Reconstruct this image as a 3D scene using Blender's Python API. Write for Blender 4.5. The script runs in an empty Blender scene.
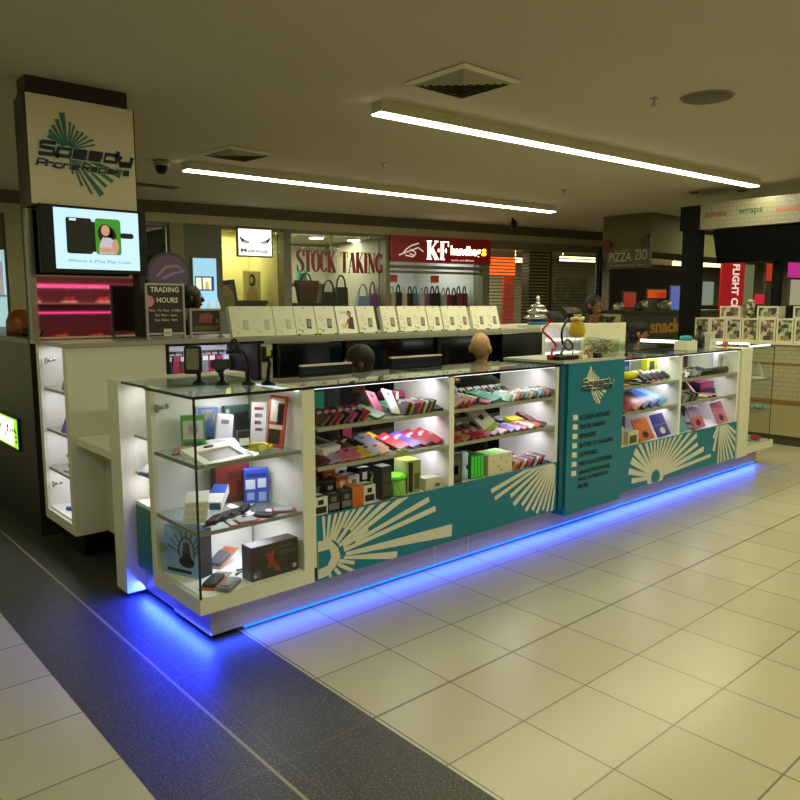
import bpy, bmesh, math, random
from mathutils import Vector, Matrix, Euler
random.seed(7)
SC = bpy.context.scene
COL = SC.collection
PI = math.pi
def R(d): return math.radians(d)

# ------------------------------------------------------------------ materials
def lin(h):
    if isinstance(h, str):
        h = h.lstrip('#'); c = [int(h[i:i+2], 16)/255 for i in (0, 2, 4)]
    else: c = h
    return tuple((x/12.92 if x <= .04045 else ((x+.055)/1.055)**2.4) for x in c) + (1,)
_mc = {}
def M(col, rough=.5, metal=0., emit=0., noise=0., spec=.5):
    k = (str(col), rough, metal, emit, noise, spec)
    if k in _mc: return _mc[k]
    m = bpy.data.materials.new('mat_%d' % len(_mc)); m.use_nodes = True
    nt = m.node_tree; b = nt.nodes['Principled BSDF']; c = lin(col)
    b.inputs['Base Color'].default_value = c
    b.inputs['Roughness'].default_value = rough
    b.inputs['Metallic'].default_value = metal
    b.inputs['Specular IOR Level'].default_value = spec
    if emit:
        b.inputs['Emission Color'].default_value = c
        b.inputs['Emission Strength'].default_value = emit
    n = nt.nodes.new('ShaderNodeTexNoise'); n.inputs['Scale'].default_value = 18
    tc = nt.nodes.new('ShaderNodeTexCoord'); nt.links.new(tc.outputs['Object'], n.inputs['Vector'])
    mx = nt.nodes.new('ShaderNodeMix'); mx.data_type = 'RGBA'
    a = .05 + noise
    mx.inputs[6].default_value = tuple(x*(1-a) for x in c[:3]) + (1,)
    mx.inputs[7].default_value = tuple(min(1, x*(1+a)) for x in c[:3]) + (1,)
    nt.links.new(n.outputs['Fac'], mx.inputs[0]); nt.links.new(mx.outputs[2], b.inputs['Base Color'])
    _mc[k] = m
    return m
def glass(tint=(.97, .985, .975), ior=1.5, rough=.0, name='glass'):
    k = ('glass', tint, ior, rough)
    if k in _mc: return _mc[k]
    m = bpy.data.materials.new('mat_'+name); m.use_nodes = True
    nt = m.node_tree; nt.nodes.clear()
    o = nt.nodes.new('ShaderNodeOutputMaterial'); mix = nt.nodes.new('ShaderNodeMixShader')
    t = nt.nodes.new('ShaderNodeBsdfTransparent'); t.inputs[0].default_value = tint + (1,)
    g = nt.nodes.new('ShaderNodeBsdfGlossy'); g.inputs['Roughness'].default_value = rough
    f = nt.nodes.new('ShaderNodeFresnel'); f.inputs[0].default_value = ior
    ge = nt.nodes.new('ShaderNodeNewGeometry'); mu = nt.nodes.new('ShaderNodeMath'); mu.operation = 'MULTIPLY_ADD'
    mu.inputs[1].default_value = -1; mu.inputs[2].default_value = 1; nt.links.new(ge.outputs['Backfacing'], mu.inputs[0])
    m2 = nt.nodes.new('ShaderNodeMath'); m2.operation = 'MULTIPLY'; nt.links.new(mu.outputs[0], m2.inputs[0]); nt.links.new(f.outputs[0], m2.inputs[1])
    nt.links.new(m2.outputs[0], mix.inputs[0]); nt.links.new(t.outputs[0], mix.inputs[1])
    nt.links.new(g.outputs[0], mix.inputs[2]); nt.links.new(mix.outputs[0], o.inputs[0])
    _mc[k] = m
    return m
class NT:
    """tiny helper for procedural node maths"""
    def __init__(s, name):
        s.m = bpy.data.materials.new(name); s.m.use_nodes = True
        s.t = s.m.node_tree; s.b = s.t.nodes['Principled BSDF']
    def val(s, x, inp):
        if isinstance(x, (int, float)): inp.default_value = x
        else: s.t.links.new(x, inp)
    def math(s, op, a, b=0., c=None):
        n = s.t.nodes.new('ShaderNodeMath'); n.operation = op
        s.val(a, n.inputs[0]); s.val(b, n.inputs[1])
        if c is not None: s.val(c, n.inputs[2])
        return n.outputs[0]
    def mix(s, f, a, b):
        n = s.t.nodes.new('ShaderNodeMix'); n.data_type = 'RGBA'
        s.val(f, n.inputs[0])
        for x, i in ((a, 6), (b, 7)):
            if isinstance(x, (tuple, list)): n.inputs[i].default_value = tuple(x)
            else: s.t.links.new(x, n.inputs[i])
        return n.outputs[2]
    def pos(s):
        g = s.t.nodes.new('ShaderNodeNewGeometry'); x = s.t.nodes.new('ShaderNodeSeparateXYZ')
        s.t.links.new(g.outputs['Position'], x.inputs[0]); s.gp = g.outputs['Position']
        return x.outputs
    def noise(s, scale, detail=2, vec=None):
        n = s.t.nodes.new('ShaderNodeTexNoise'); n.inputs['Scale'].default_value = scale
        n.inputs['Detail'].default_value = detail
        s.t.links.new(vec if vec is not None else s.gp, n.inputs['Vector'])
        return n.outputs['Fac']
    def line(s, x, off, pitch, half):
        """1 on the joints of a grid"""
        a = s.math('SUBTRACT', x, off - pitch*50); a = s.math('MODULO', a, pitch)
        d = s.math('MINIMUM', a, s.math('SUBTRACT', pitch, a))
        return s.math('LESS_THAN', d, half)

def floor_mat():
    n = NT('mat_floor'); X, Y, Z = n.pos()
    strip = n.math('MULTIPLY', n.math('GREATER_THAN', X, .868), n.math('LESS_THAN', X, 1.702))
    jx = n.line(X, 2.127, .41, .0035); jy = n.line(Y, 2.08, .4, .0035)
    j = n.math('MAXIMUM', jx, jy); j = n.math('MAXIMUM', j, n.math('LESS_THAN', n.math('ABSOLUTE', n.math('SUBTRACT', Y, 2.08)), .006))
    cellx = n.math('FLOOR', n.math('DIVIDE', n.math('SUBTRACT', X, 2.127), .41))
    celly = n.math('FLOOR', n.math('DIVIDE', n.math('SUBTRACT', Y, 2.08), .4))
    cv = n.t.nodes.new('ShaderNodeCombineXYZ'); n.val(cellx, cv.inputs[0]); n.val(celly, cv.inputs[1])
    wn = n.t.nodes.new('ShaderNodeTexWhiteNoise'); n.t.links.new(cv.outputs[0], wn.inputs['Vector'])
    tile = n.mix(wn.outputs['Value'], lin('#aaa28c'), lin('#b1a993'))
    tile = n.mix(n.math('MULTIPLY', n.noise(2.5, 4), .25), tile, lin('#9b937d'))
    tile = n.mix(j, tile, lin('#6f6753'))
    sp = n.math('GREATER_THAN', n.noise(150, 1), .63)
    gr = n.mix(n.noise(60, 3), lin('#24231f'), lin('#3c3a33'))
    gr = n.mix(sp, gr, lin('#716c5c'))
    # joints of the dark strip: two long seams, cross joints
    s1 = n.math('LESS_THAN', n.math('ABSOLUTE', n.math('SUBTRACT', X, 1.236)), .0065)
    s2 = n.math('LESS_THAN', n.math('ABSOLUTE', n.math('SUBTRACT', X, 1.30)), .002)
    s3 = n.line(Y, 2.08, .8, .0025)
    gr = n.mix(n.math('MAXIMUM', s2, s3), gr, lin('#57523f'))
    gr = n.mix(s1, gr, lin('#8b8469'))
    n.t.links.new(n.mix(strip, tile, gr), n.b.inputs['Base Color'])
    r = n.math('ADD', .27, n.math('MULTIPLY', strip, .2)); n.val(r, n.b.inputs['Roughness'])
    n.b.inputs['Specular IOR Level'].default_value = .45
    return n.m
def tilewall_mat(axis, w, h, c1, c2, jc, z0=0., half=.004):
    n = NT('mat_tiles'); P = n.pos(); U = P[axis]; Z = P[2]
    row = n.math('FLOOR', n.math('DIVIDE', n.math('SUBTRACT', Z, z0), h))
    sh = n.math('MULTIPLY', n.math('MODULO', n.math('ADD', row, 100), 2.), w/2)
    jx = n.line(n.math('ADD', U, sh), 0, w, half); jz = n.line(Z, z0, h, half)
    c = n.mix(n.noise(9, 2), lin(c1), lin(c2))
    c = n.mix(n.math('MAXIMUM', jx, jz), c, lin(jc))
    n.t.links.new(c, n.b.inputs['Base Color']); n.b.inputs['Roughness'].default_value = .35
    return n.m
def ceiling_mat():
    n = NT('mat_ceiling'); n.pos()
    c = n.mix(n.noise(.8, 3), lin('#b9b098'), lin('#c4bba4'))
    n.t.links.new(c, n.b.inputs['Base Color']); n.b.inputs['Roughness'].default_value = .9
    return n.m
def brushed_mat():
    n = NT('mat_brushed'); X, Y, Z = n.pos()
    cv = n.t.nodes.new('ShaderNodeCombineXYZ'); n.val(n.math('MULTIPLY', X, 2.), cv.inputs[0]); n.val(n.math('MULTIPLY', Y, 2.), cv.inputs[1]); n.val(n.math('MULTIPLY', Z, 120.), cv.inputs[2])
    f = n.noise(3, 3, cv.outputs[0])
    n.t.links.new(n.mix(f, lin('#9a97a6'), lin('#c2bfcc')), n.b.inputs['Base Color'])
    n.b.inputs['Metallic'].default_value = .45; n.b.inputs['Roughness'].default_value = .27
    return n.m
def mottled(name, cols, scale):
    """many small coloured things in a jar or a printed picture: voronoi cells through a ramp"""
    n = NT(name); tc = n.t.nodes.new('ShaderNodeTexCoord')
    v = n.t.nodes.new('ShaderNodeTexVoronoi'); v.inputs['Scale'].default_value = scale
    n.t.links.new(tc.outputs['Object'], v.inputs['Vector'])
    s = n.t.nodes.new('ShaderNodeSeparateColor'); n.t.links.new(v.outputs['Color'], s.inputs[0])
    r = n.t.nodes.new('ShaderNodeValToRGB'); r.color_ramp.interpolation = 'CONSTANT'
    e = r.color_ramp.elements
    while len(e) < len(cols): e.new(.5)
    for i, c in enumerate(cols): e[i].position = i/len(cols); e[i].color = lin(c)
    n.t.links.new(s.outputs[0], r.inputs[0]); n.t.links.new(r.outputs[0], n.b.inputs['Base Color'])
    return n.m

# ------------------------------------------------------------------ mesh builder
_q = [(.85, 0), (0, 0), (0, .62), (.85, .62)]
TECH = {'S': (1.2, [[(.95, 1.), (.12, 1.), (0, .9), (0, .56), (.95, .5), (.95, .06), (.85, 0), (0, 0)]]), 'p': (1.1, [[(0, -.22), (0, .62), (.85, .62), (.85, 0), (0, 0)]]), 'e': (1.1, [[(.85, 0), (0, 0), (0, .62), (.85, .62), (.85, .31), (0, .31)]]),
        'd': (1.1, [[(.85, 1.), (.85, 0), (0, 0), (0, .62), (.85, .62)]]), 'y': (1.1, [[(0, .62), (0, 0), (.85, 0)], [(.85, .62), (.85, -.22), (.05, -.22)]]), 'P': (1.15, [[(0, 0), (0, 1.), (.9, 1.), (.9, .45), (0, .45)]]),
        'h': (1.1, [[(0, 1.), (0, 0)], [(0, .62), (.85, .62), (.85, 0)]]), 'o': (1.1, [[(0, 0), (.85, 0), (.85, .62), (0, .62), (0, 0)]]), 'n': (1.1, [[(0, 0), (0, .62), (.85, .62), (.85, 0)]]), ' ': (.2, []),
        'R': (1.15, [[(0, 0), (0, 1.), (.9, 1.), (.9, .45), (0, .45)], [(.35, .45), (.9, 0)]]), 'a': (1.1, [[(0, .62), (.85, .62), (.85, 0), (0, 0), (0, .31), (.85, .31)]]), 'i': (.28, [[(0, 0), (0, .62)], [(0, .85), (0, 1.)]]), 'r': (.85, [[(0, 0), (0, .62), (.6, .62)]]), 's': (1.05, [[(.8, .62), (0, .62), (0, .31), (.8, .31), (.8, 0), (0, 0)]])}
class MB:
    def __init__(s, xf=None): s.v = []; s.f = []; s.m = []; s.xf = xf; s.sm = []
    def add(s, vs, fs, m=0, smooth=False):
        o = len(s.v); s.v += [tuple(v) for v in vs]
        for f in fs: s.f.append(tuple(i+o for i in f)); s.m.append(m); s.sm.append(smooth)
        return s
    def box(s, x0, y0, z0, x1, y1, z1, m=0):
        x0, x1 = min(x0, x1), max(x0, x1); y0, y1 = min(y0, y1), max(y0, y1); z0, z1 = min(z0, z1), max(z0, z1)
        v = [(x, y, z) for z in (z0, z1) for y in (y0, y1) for x in (x0, x1)]
        return s.add(v, [(0, 2, 3, 1), (4, 5, 7, 6), (0, 1, 5, 4), (2, 6, 7, 3), (0, 4, 6, 2), (1, 3, 7, 5)], m)
    def bbox(s, x0, y0, z0, x1, y1, z1, b, m=0):
        """bevelled box"""
        bm = bmesh.new(); bmesh.ops.create_cube(bm, size=1)
        for v in bm.verts: v.co = Vector(((x0+x1)/2+v.co.x*(x1-x0), (y0+y1)/2+v.co.y*(y1-y0), (z0+z1)/2+v.co.z*(z1-z0)))
        bmesh.ops.bevel(bm, geom=bm.edges[:]+bm.verts[:], offset=b, segments=2, affect='EDGES', profile=.6)
        return s.bm(bm, m)
    def bm(s, bm, m=0, smooth=False, mat=None):
        bm.verts.index_update(); 
        vs = [(mat @ v.co if mat else v.co.copy()) for v in bm.verts]
        s.add(vs, [tuple(v.index for v in f.verts) for f in bm.faces], m, smooth); bm.free(); return s
    def obox(s, c, size, rot=(0, 0, 0), m=0):
        mt = Matrix.Translation(c) @ Euler(rot).to_matrix().to_4x4()
        a, b, d = (x/2 for x in size)
        v = [mt @ Vector((x, y, z)) for z in (-d, d) for y in (-b, b) for x in (-a, a)]
        return s.add(v, [(0, 2, 3, 1), (4, 5, 7, 6), (0, 1, 5, 4), (2, 6, 7, 3), (0, 4, 6, 2), (1, 3, 7, 5)], m)
    def quad(s, a, b, c, d, m=0): return s.add([a, b, c, d], [(0, 1, 2, 3)], m)
    def poly(s, pts, m=0): return s.add(pts, [tuple(range(len(pts)))], m)
    def prism(s, pts, d, m=0):
        """polygon pts (3d, counter-clockwise seen from the outside) pushed back by vector d"""
        n = len(pts); d = Vector(d); p = [Vector(q) for q in pts]
        fs = [tuple(range(n)), tuple(range(2*n-1, n-1, -1))] + [(i, n+i, n+(i+1) % n, (i+1) % n) for i in range(n)]
        return s.add(p + [q+d for q in p], fs, m)
    def rslab(s, w, l, t, r, m=0, c=(0, 0, 0), seg=4):
        """rounded slab lying in XY"""
        pts = []
        for k, (sx, sy) in enumerate(((1, 1), (-1, 1), (-1, -1), (1, -1))):
            for i in range(seg+1):
                a = PI/2*(k+i/seg); pts.append((c[0]+sx*(w/2-r)+r*math.cos(a), c[1]+sy*(l/2-r)+r*math.sin(a)))
        e = min(t*.3, .003); n = len(pts)
        def ring(z, k):
            out = []
            for x, y in pts:
                dx, dy = x-c[0], y-c[1]
                out.append((c[0]+dx*(1-k/(w/2)), c[1]+dy*(1-k/(l/2)), c[2]+z))
            return out
        rs = [ring(0, e), ring(e, 0), ring(t-e, 0), ring(t, e)]
        vs = sum(rs, []); fs = [tuple(range(n-1, -1, -1)), tuple(range(3*n, 4*n))]
        for q in range(3):
            fs += [(q*n+i, q*n+(i+1) % n, (q+1)*n+(i+1) % n, (q+1)*n+i) for i in range(n)]
        return s.add(vs, fs, m)
    def tube(s, path, r, n=8, m=0, closed=False):
        P = [Vector(p) for p in path]; k = len(P); rr = r if isinstance(r, (list, tuple)) else [r]*k
        vs = []; pn = None
        for i in range(k):
            t = (P[(i+1) % k] - P[i-1]) if closed else (P[min(i+1, k-1)]-P[max(i-1, 0)])
            if t.length < 1e-9: t = Vector((0, 0, 1))
            t.normalize()
            if pn is None:
                pn = t.orthogonal().normalized()
            else:
                pn = (pn - t*pn.dot(t)); pn = pn.normalized() if pn.length > 1e-6 else t.orthogonal().normalized()
            b = t.cross(pn)
            for j in range(n):
                a = 2*PI*j/n; vs.append(P[i] + (pn*math.cos(a)+b*math.sin(a))*rr[i])
        fs = []
        for i in range(k if closed else k-1):
            i2 = (i+1) % k
            fs += [(i*n+j, i*n+(j+1) % n, i2*n+(j+1) % n, i2*n+j) for j in range(n)]
        if not closed: fs += [tuple(range(n-1, -1, -1)), tuple((k-1)*n+j for j in range(n))]
        return s.add(vs, fs, m, True)
    def lathe(s, prof, c=(0, 0, 0), n=16, m=0, sx=1, sy=1, smooth=True):
        """profile [(r, z)] about the z axis through c"""
        vs = []; fs = []
        for r, z in prof:
            for j in range(n):
                a = 2*PI*j/n; vs.append((c[0]+r*math.cos(a)*sx, c[1]+r*math.sin(a)*sy, c[2]+z))
        k = len(prof)
        for i in range(k-1):
            fs += [(i*n+j, i*n+(j+1) % n, (i+1)*n+(j+1) % n, (i+1)*n+j) for j in range(n)]
        fs += [tuple(range(n-1, -1, -1)), tuple((k-1)*n+j for j in range(n))]
        return s.add(vs, fs, m, smooth)
    def ball(s, c, r, m=0, sx=1, sy=1, sz=1, n=14, k=9):
        return s.lathe([(max(r*math.sin(PI*i/k), 1e-4), -r*sz*math.cos(PI*i/k)) for i in range(k+1)], c, n, m, sx, sy)
    def disc(s, c, r, nrm, m=0, n=20, rx=1., rz=1.):
        nrm = Vector(nrm).normalized(); u = nrm.cross(Vector((0, 0, 1)))
        u = Vector((1, 0, 0)) if u.length < 1e-4 else -u.normalized()
        w = nrm.cross(u)
        return s.poly([Vector(c)+u*r*rx*math.cos(2*PI*i/n)+w*r*rz*math.sin(2*PI*i/n) for i in range(n)], m)
    def text(s, body, o, ux, uz, w, h, m=0, shear=0., bold=0., lift=0.):
        cu = bpy.data.curves.new('tmp', 'FONT'); cu.body = body; cu.shear = shear; cu.offset = bold; cu.resolution_u = 2
        ob = bpy.data.objects.new('tmp', cu); COL.objects.link(ob)
        me = ob.to_mesh()
        vs = [v.co.copy() for v in me.vertices]; fs = [tuple(p.vertices) for p in me.polygons]
        ob.to_mesh_clear(); bpy.data.objects.remove(ob); bpy.data.curves.remove(cu)
        if not vs: return s
        x0 = min(v.x for v in vs); x1 = max(v.x for v in vs); y0 = min(v.y for v in vs); y1 = max(v.y for v in vs)
        o = Vector(o); ux = Vector(ux); uz = Vector(uz); nn = ux.cross(uz)*lift
        return s.add([o + ux*(w*(v.x-x0)/(x1-x0)) + uz*(h*(v.y-y0)/max(y1-y0, 1e-6)) + nn for v in vs], fs, m)
    def strokes(s, lines, o, ux, uz, th, m=0):
        """polylines [[(x,z,width?)...]] drawn as flat ribbons"""
        o = Vector(o); ux = Vector(ux); uz = Vector(uz)
        for ln in lines:
            L = []; Rr = []
            for i, p in enumerate(ln):
                a = ln[max(i-1, 0)]; b = ln[min(i+1, len(ln)-1)]
                t = Vector((b[0]-a[0], b[1]-a[1])); t = t.normalized() if t.length else Vector((1, 0))
                q = Vector((-t.y, t.x)) * (p[2] if len(p) > 2 else th)/2
                L.append(o+ux*(p[0]+q.x)+uz*(p[1]+q.y)); Rr.append(o+ux*(p[0]-q.x)+uz*(p[1]-q.y))
            for i in range(len(ln)-1): s.add([Rr[i], Rr[i+1], L[i+1], L[i]], [(0, 1, 2, 3)], m)
        return s
    def techno(s, word, o, ux, uz, w, h, th, m=0, shear=0.):
        x = 0; ls = []
        for c in word:
            a, st = TECH[c]
            for ln in st: ls.append([(x+q[0], q[1]) for q in ln])
            x += a
        k = w/(x-.25)
        for ln in ls: s.strokes([[(q[0]*k+shear*q[1]*h, q[1]*h) for q in ln]], o, ux, uz, th, m)
        return s
    def build(s, name, mats, parent=None, loc=None, fix=True):
        vs = [Vector(v) for v in s.v]
        if s.xf is not None: vs = [s.xf @ v for v in vs]
        if parent is not None:
            off = Vector((0, 0, 0)); p = parent
            while p is not None: off += p.location; p = p.parent
        elif loc is not None: off = Vector(loc)
        else:
            xs = [v.x for v in vs]; ys = [v.y for v in vs]; zs = [v.z for v in vs]
            off = Vector(((min(xs)+max(xs))/2, (min(ys)+max(ys))/2, min(zs)))
        me = bpy.data.meshes.new(name); me.from_pydata([v-off for v in vs], [], s.f)
        mats = mats if isinstance(mats, (list, tuple)) else [mats]
        for m in mats: me.materials.append(m)
        me.polygons.foreach_set('material_index', [min(i, len(mats)-1) for i in s.m])
        me.polygons.foreach_set('use_smooth', s.sm)
        me.update()
        o = bpy.data.objects.new(name, me); COL.objects.link(o)
        if parent is not None: o.parent = parent
        else: o.location = off
        return o
def tag(o, label, cat, group=None):
    o['label'] = label; o['category'] = cat
    if group: o['group'] = group
    return o
def root(name, label, cat, loc, group=None):
    o = bpy.data.objects.new(name, None); o.empty_display_size = .1; COL.objects.link(o); o.location = loc
    return tag(o, label, cat, group)
def struct(o): o['kind'] = 'structure'; return o
def place(mb, mats, name, label, cat, xyz, rot=(0, 0, 0), group=None):
    """one loose thing modelled about its own base, turned and set down on the height xyz[2]"""
    e = Euler(rot).to_matrix(); zmin = min((e @ Vector(v)).z for v in mb.v)
    o = mb.build(name, mats, loc=(0, 0, 0)); o.rotation_euler = rot
    o.location = (xyz[0], xyz[1], xyz[2]-zmin+.0006)
    return tag(o, label, cat, group)
def copy_tree(o, parent=None):
    c = o.copy(); COL.objects.link(c)
    if parent is not None: c.parent = parent
    for ch in list(o.children): copy_tree(ch, c)
    return c
def area(name, loc, size, power, col, rot=(0, 0, 0), parent=None, spread=None):
    l = bpy.data.lights.new(name, 'AREA'); l.shape = 'RECTANGLE'; l.size, l.size_y = size; l.energy = power; l.color = col
    if spread: l.spread = spread
    o = bpy.data.objects.new(name, l); COL.objects.link(o); o.location = loc; o.rotation_euler = rot
    return o

WARM = (1., .90, .50)
COOL = (.92, .89, 1.)
WHITE = M('#d6d2c4', .35); WHITE2 = M('#e2e0da', .5)
BLACK = M('#080808', .4, spec=.3); DARK = M('#1b1a18', .45); TEAL = M('#0a6f8c', .3)
STEEL = M('#a9a9a6', .3, .8); GLASS = glass(); EDGE = M('#1c2a24', .2); GREYL = M('#8f8d84', .4)
X, Z3 = Vector((1, 0, 0)), Vector((0, 0, 1))
# ================================================================== the setting
mb = MB().quad((-4, -5, 0), (24, -5, 0), (24, 14, 0), (-4, 14, 0)); struct(mb.build('floor', floor_mat()))
mb = MB().quad((-4, 14, 3), (24, 14, 3), (24, -5, 3), (-4, -5, 3)); struct(mb.build('ceiling', ceiling_mat()))

# shop front line at the back: s runs along it, o behind it
_u = Vector((8.3, -1.5, 0)).normalized(); _n = Vector((-_u.y, _u.x, 0)); SA = Vector((4.2, 9.82, 0))
SX = Matrix((( _u.x, _n.x, 0, SA.x), (_u.y, _n.y, 0, SA.y), (0, 0, 1, 0), (0, 0, 0, 1)))
def SP(s, o, z): return SX @ Vector((s, o, z))
def SB(): return MB(SX)
BEIGE = M('#a8a07c', .7); OLIVE = M('#6a6650', .7); BEIGED = M('#857e62', .7)
mb = SB().box(-5, 0, 2.84, 9.2, .4, 3.0, 1).box(-5, -.02, 2.72, 9.2, .4, 2.84, 0)
struct(mb.build('wall_back', [BEIGE, M('#5a543f', .8)]))
n_ = [0]
def trim(s0, s1, o0=0., o1=.12, z0=0., z1=2.72, m=BEIGED):
    n_[0] += 1
    return struct(SB().box(s0, o0, z0, s1, o1, z1).build('trim_%d' % n_[0], m))
trim(-1.75, -1.45, -.05, .2, m=BEIGE); trim(.24, .43, -.02, .15); trim(1.90, 2.02, -.02, .2, m=M('#6f6a55', .6)); trim(3.66, 3.73, -.02, .2, m=M('#6f6a55', .6))
trim(5.60, 5.73, -.04, .2, m=M('#6f6a55', .6)); trim(.43, .97, 0, .15, m=M('#5d5d50', .6)); trim(8.42, 8.5, -.06, .05, 0, 2.72, m=DARK)
trim(-3.2, -1.75, 0, .1, 0, 2.72, m=M('#6d6c58', .6))
trim(9.2, 17, .3, .5, 2.45, 3.0, m=M('#5c563f', .8))
# shop interiors (side and rear walls)
def shop(n, s0, s1, deep, wall, lightz=None, floorc='#a89f86', ceil='#a39c80'):
    struct(SB().box(s0+.03, .13, 2.70, s1-.03, deep, 2.74).build('ceiling_%d' % n, M(ceil, .8)))
    struct(SB().box(s0, .21, 0, s0+.03, deep, 2.69).build('wall_shop_%d_left' % n, M(wall, .7)))
    struct(SB().box(s1-.03, .21, 0, s1, deep, 2.69).build('wall_shop_%d_right' % n, M(wall, .7)))
    return struct(SB().box(s0, deep, 0, s1, deep+.06, 2.72).build('wall_shop_%d_rear' % n, M(wall, .7)))
shop(1, -1.45, .24, 1.6, '#4d4a35', ceil='#8d865f'); shop(2, .98, 1.92, 1.5, '#b5ae7c', ceil='#a9a26a'); shop(3, 2.02, 3.68, 2.2, '#8f8c78'); shop(4, 3.73, 5.62, 2.2, '#b3b3a8')
shop(5, 5.73, 17, 3.0, '#6f6952', ceil='#6d6749')

# ------------------------------------------------------------------ ceiling fittings
def tube_light(name, label, a, b, w):
    """suspended linear fitting from a to b (near edge), opal underside"""
    a = Vector(a); b = Vector(b); d = (b-a).normalized(); nn = Vector((-d.y, d.x, 0))
    xf = Matrix(((d.x, nn.x, 0, a.x), (d.y, nn.y, 0, a.y), (0, 0, 1, 0), (0, 0, 0, 1))); L = (b-a).length
    t = root(name, label, 'light', (a+b)/2 + Vector((0, 0, 2.92)), 'linear ceiling lights')
    MB(xf).box(0, 0, 2.925, L, w, 3.0).build('housing', M('#c3bb98', .6), t)
    MB(xf).box(.0, .012, 2.915, L, w-.012, 2.926).build('diffuser', M('#fff6dc', .5, emit=13), t)
    return t
tube_light('linear_ceiling_light', 'long bright linear light on the ceiling, nearer of the two', (3.40, 4.035, 0), (8.62, 3.665, 0), .125)
tube_light('linear_ceiling_light', 'long thin linear light on the ceiling, farther of the two', (3.37, 6.945, 0), (8.80, 6.575, 0), .15)
def vent(label, x, y, w, rz=0):
    t = root('ceiling_vent', label, 'air vent', (x, y, 2.99)); fr = MB(); sl = MB()
    for k in range(4):
        xf = Matrix.Rotation(k*PI/2+rz, 4, 'Z'); h = w/2
        for q, (r0, r1, z0, z1) in enumerate([(h, h*.86, -.004, -.018)]):
            fr.add([Vector((x, y, 2.998)) + xf @ Vector(p) for p in ((-r0, -r0, z0), (r0, -r0, z0), (r1, -r1, z1), (-r1, -r1, z1))], [(0, 1, 2, 3)])
        for i in range(6):
            r0 = h*(.84-.14*i); r1 = r0-h*.085
            sl.add([Vector((x, y, 2.998)) + xf @ Vector(p) for p in ((-r0, -r0, -.006), (r0, -r0, -.006), (r1, -r1, -.024), (-r1, -r1, -.024))], [(0, 1, 2, 3)])
    bk = MB().box(x-w*.42, y-w*.42, 2.994, x+w*.42, y+w*.42, 2.999) 
    bk.build('backing', M('#3a3526', .7), t); fr.build('frame', M('#d8d0b0', .6), t); sl.build('louvre', M('#a39b7c', .6), t)
vent('square louvred air vent in the ceiling above the near linear light', 3.52, 3.38, .54)
vent('square louvred air vent in the ceiling beyond the far linear light, by the dome camera', 3.56, 6.31, .52, .06)
t = root('dome_camera', 'small dark dome security camera on the ceiling right of the shop sign', 'security camera', (3.16, 7.08, 2.9))
MB().lathe([(.07, 2.94), (.075, 2.96), (.075, 2.999)], (3.16, 7.08, 0)).build('base', M('#8d866a', .5), t)
MB().lathe([(.01, 2.865), (.03, 2.87), (.055, 2.895), (.062, 2.92), (.06, 2.94)], (3.16, 7.08, 0)).build('dome', BLACK, t)
t = root('bullet_camera', 'black bullet security camera hanging from the ceiling above the shutters', 'security camera', (9.5, 7.9, 2.75))
MB().tube([(9.45, 7.92, 2.999), (9.45, 7.92, 2.90)], .02).build('bracket', BLACK, t)
MB().tube([(9.41, 7.86, 2.93), (9.43, 7.88, 2.91), (9.55, 7.98, 2.80)], [.04, .055, .05], 10).build('housing', BLACK, t)
mb = MB().lathe([(.17, 2.992), (.175, 2.999)], (5.01, 2.52, 0), 24, 0).lathe([(.155, 2.988), (.158, 2.993)], (5.01, 2.52, 0), 24, 1)
tag(mb.build('ceiling_speaker', [M('#8b8468'), M('#6b6450', .8, noise=.2)]), 'round grey speaker grille in the ceiling at the upper right', 'speaker')
def sprinkler(x, y, label):
    mb = MB().lathe([(.03, 2.99), (.032, 2.999)], (x, y, 0), 12).lathe([(.008, 2.95), (.008, 2.99)], (x, y, 0), 8).lathe([(.02, 2.945), (.022, 2.95)], (x, y, 0), 10)
    tag(mb.build('sprinkler', STEEL), label, 'sprinkler')
sprinkler(4.766, 2.773, 'small metal sprinkler head beside the round ceiling speaker')
sprinkler(4.875, 5.765, 'tiny sprinkler head in the ceiling between the two linear lights')
sprinkler(7.656, 5.615, 'tiny sprinkler head in the ceiling at the right end of the far linear light')
for x, y, l in ((9.0, 4.63, 'dark recessed downlight above the left word of the tiled canopy'), (9.3, 4.16, 'dark recessed downlight above the middle word of the tiled canopy')):
    mb = MB().lathe([(.075, 2.99), (.08, 2.999)], (x, y, 0), 16, 0).lathe([(.05, 2.982), (.055, 2.991)], (x, y, 0), 16, 1)
    tag(mb.build('downlight', [M('#9b9375'), BLACK]), l, 'light')
mb = MB().box(3.45, 8.52, 2.992, 4.02, 8.70, 2.999, 0)
for i in range(4): mb.box(3.47, 8.545+i*.035, 2.988, 4.0, 8.555+i*.035, 2.993, 1)
tag(mb.build('slot_vent', [M('#4f4935'), M('#6b6347')]), 'long dark slot vent in the ceiling just right of the shop sign', 'air vent')

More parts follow.
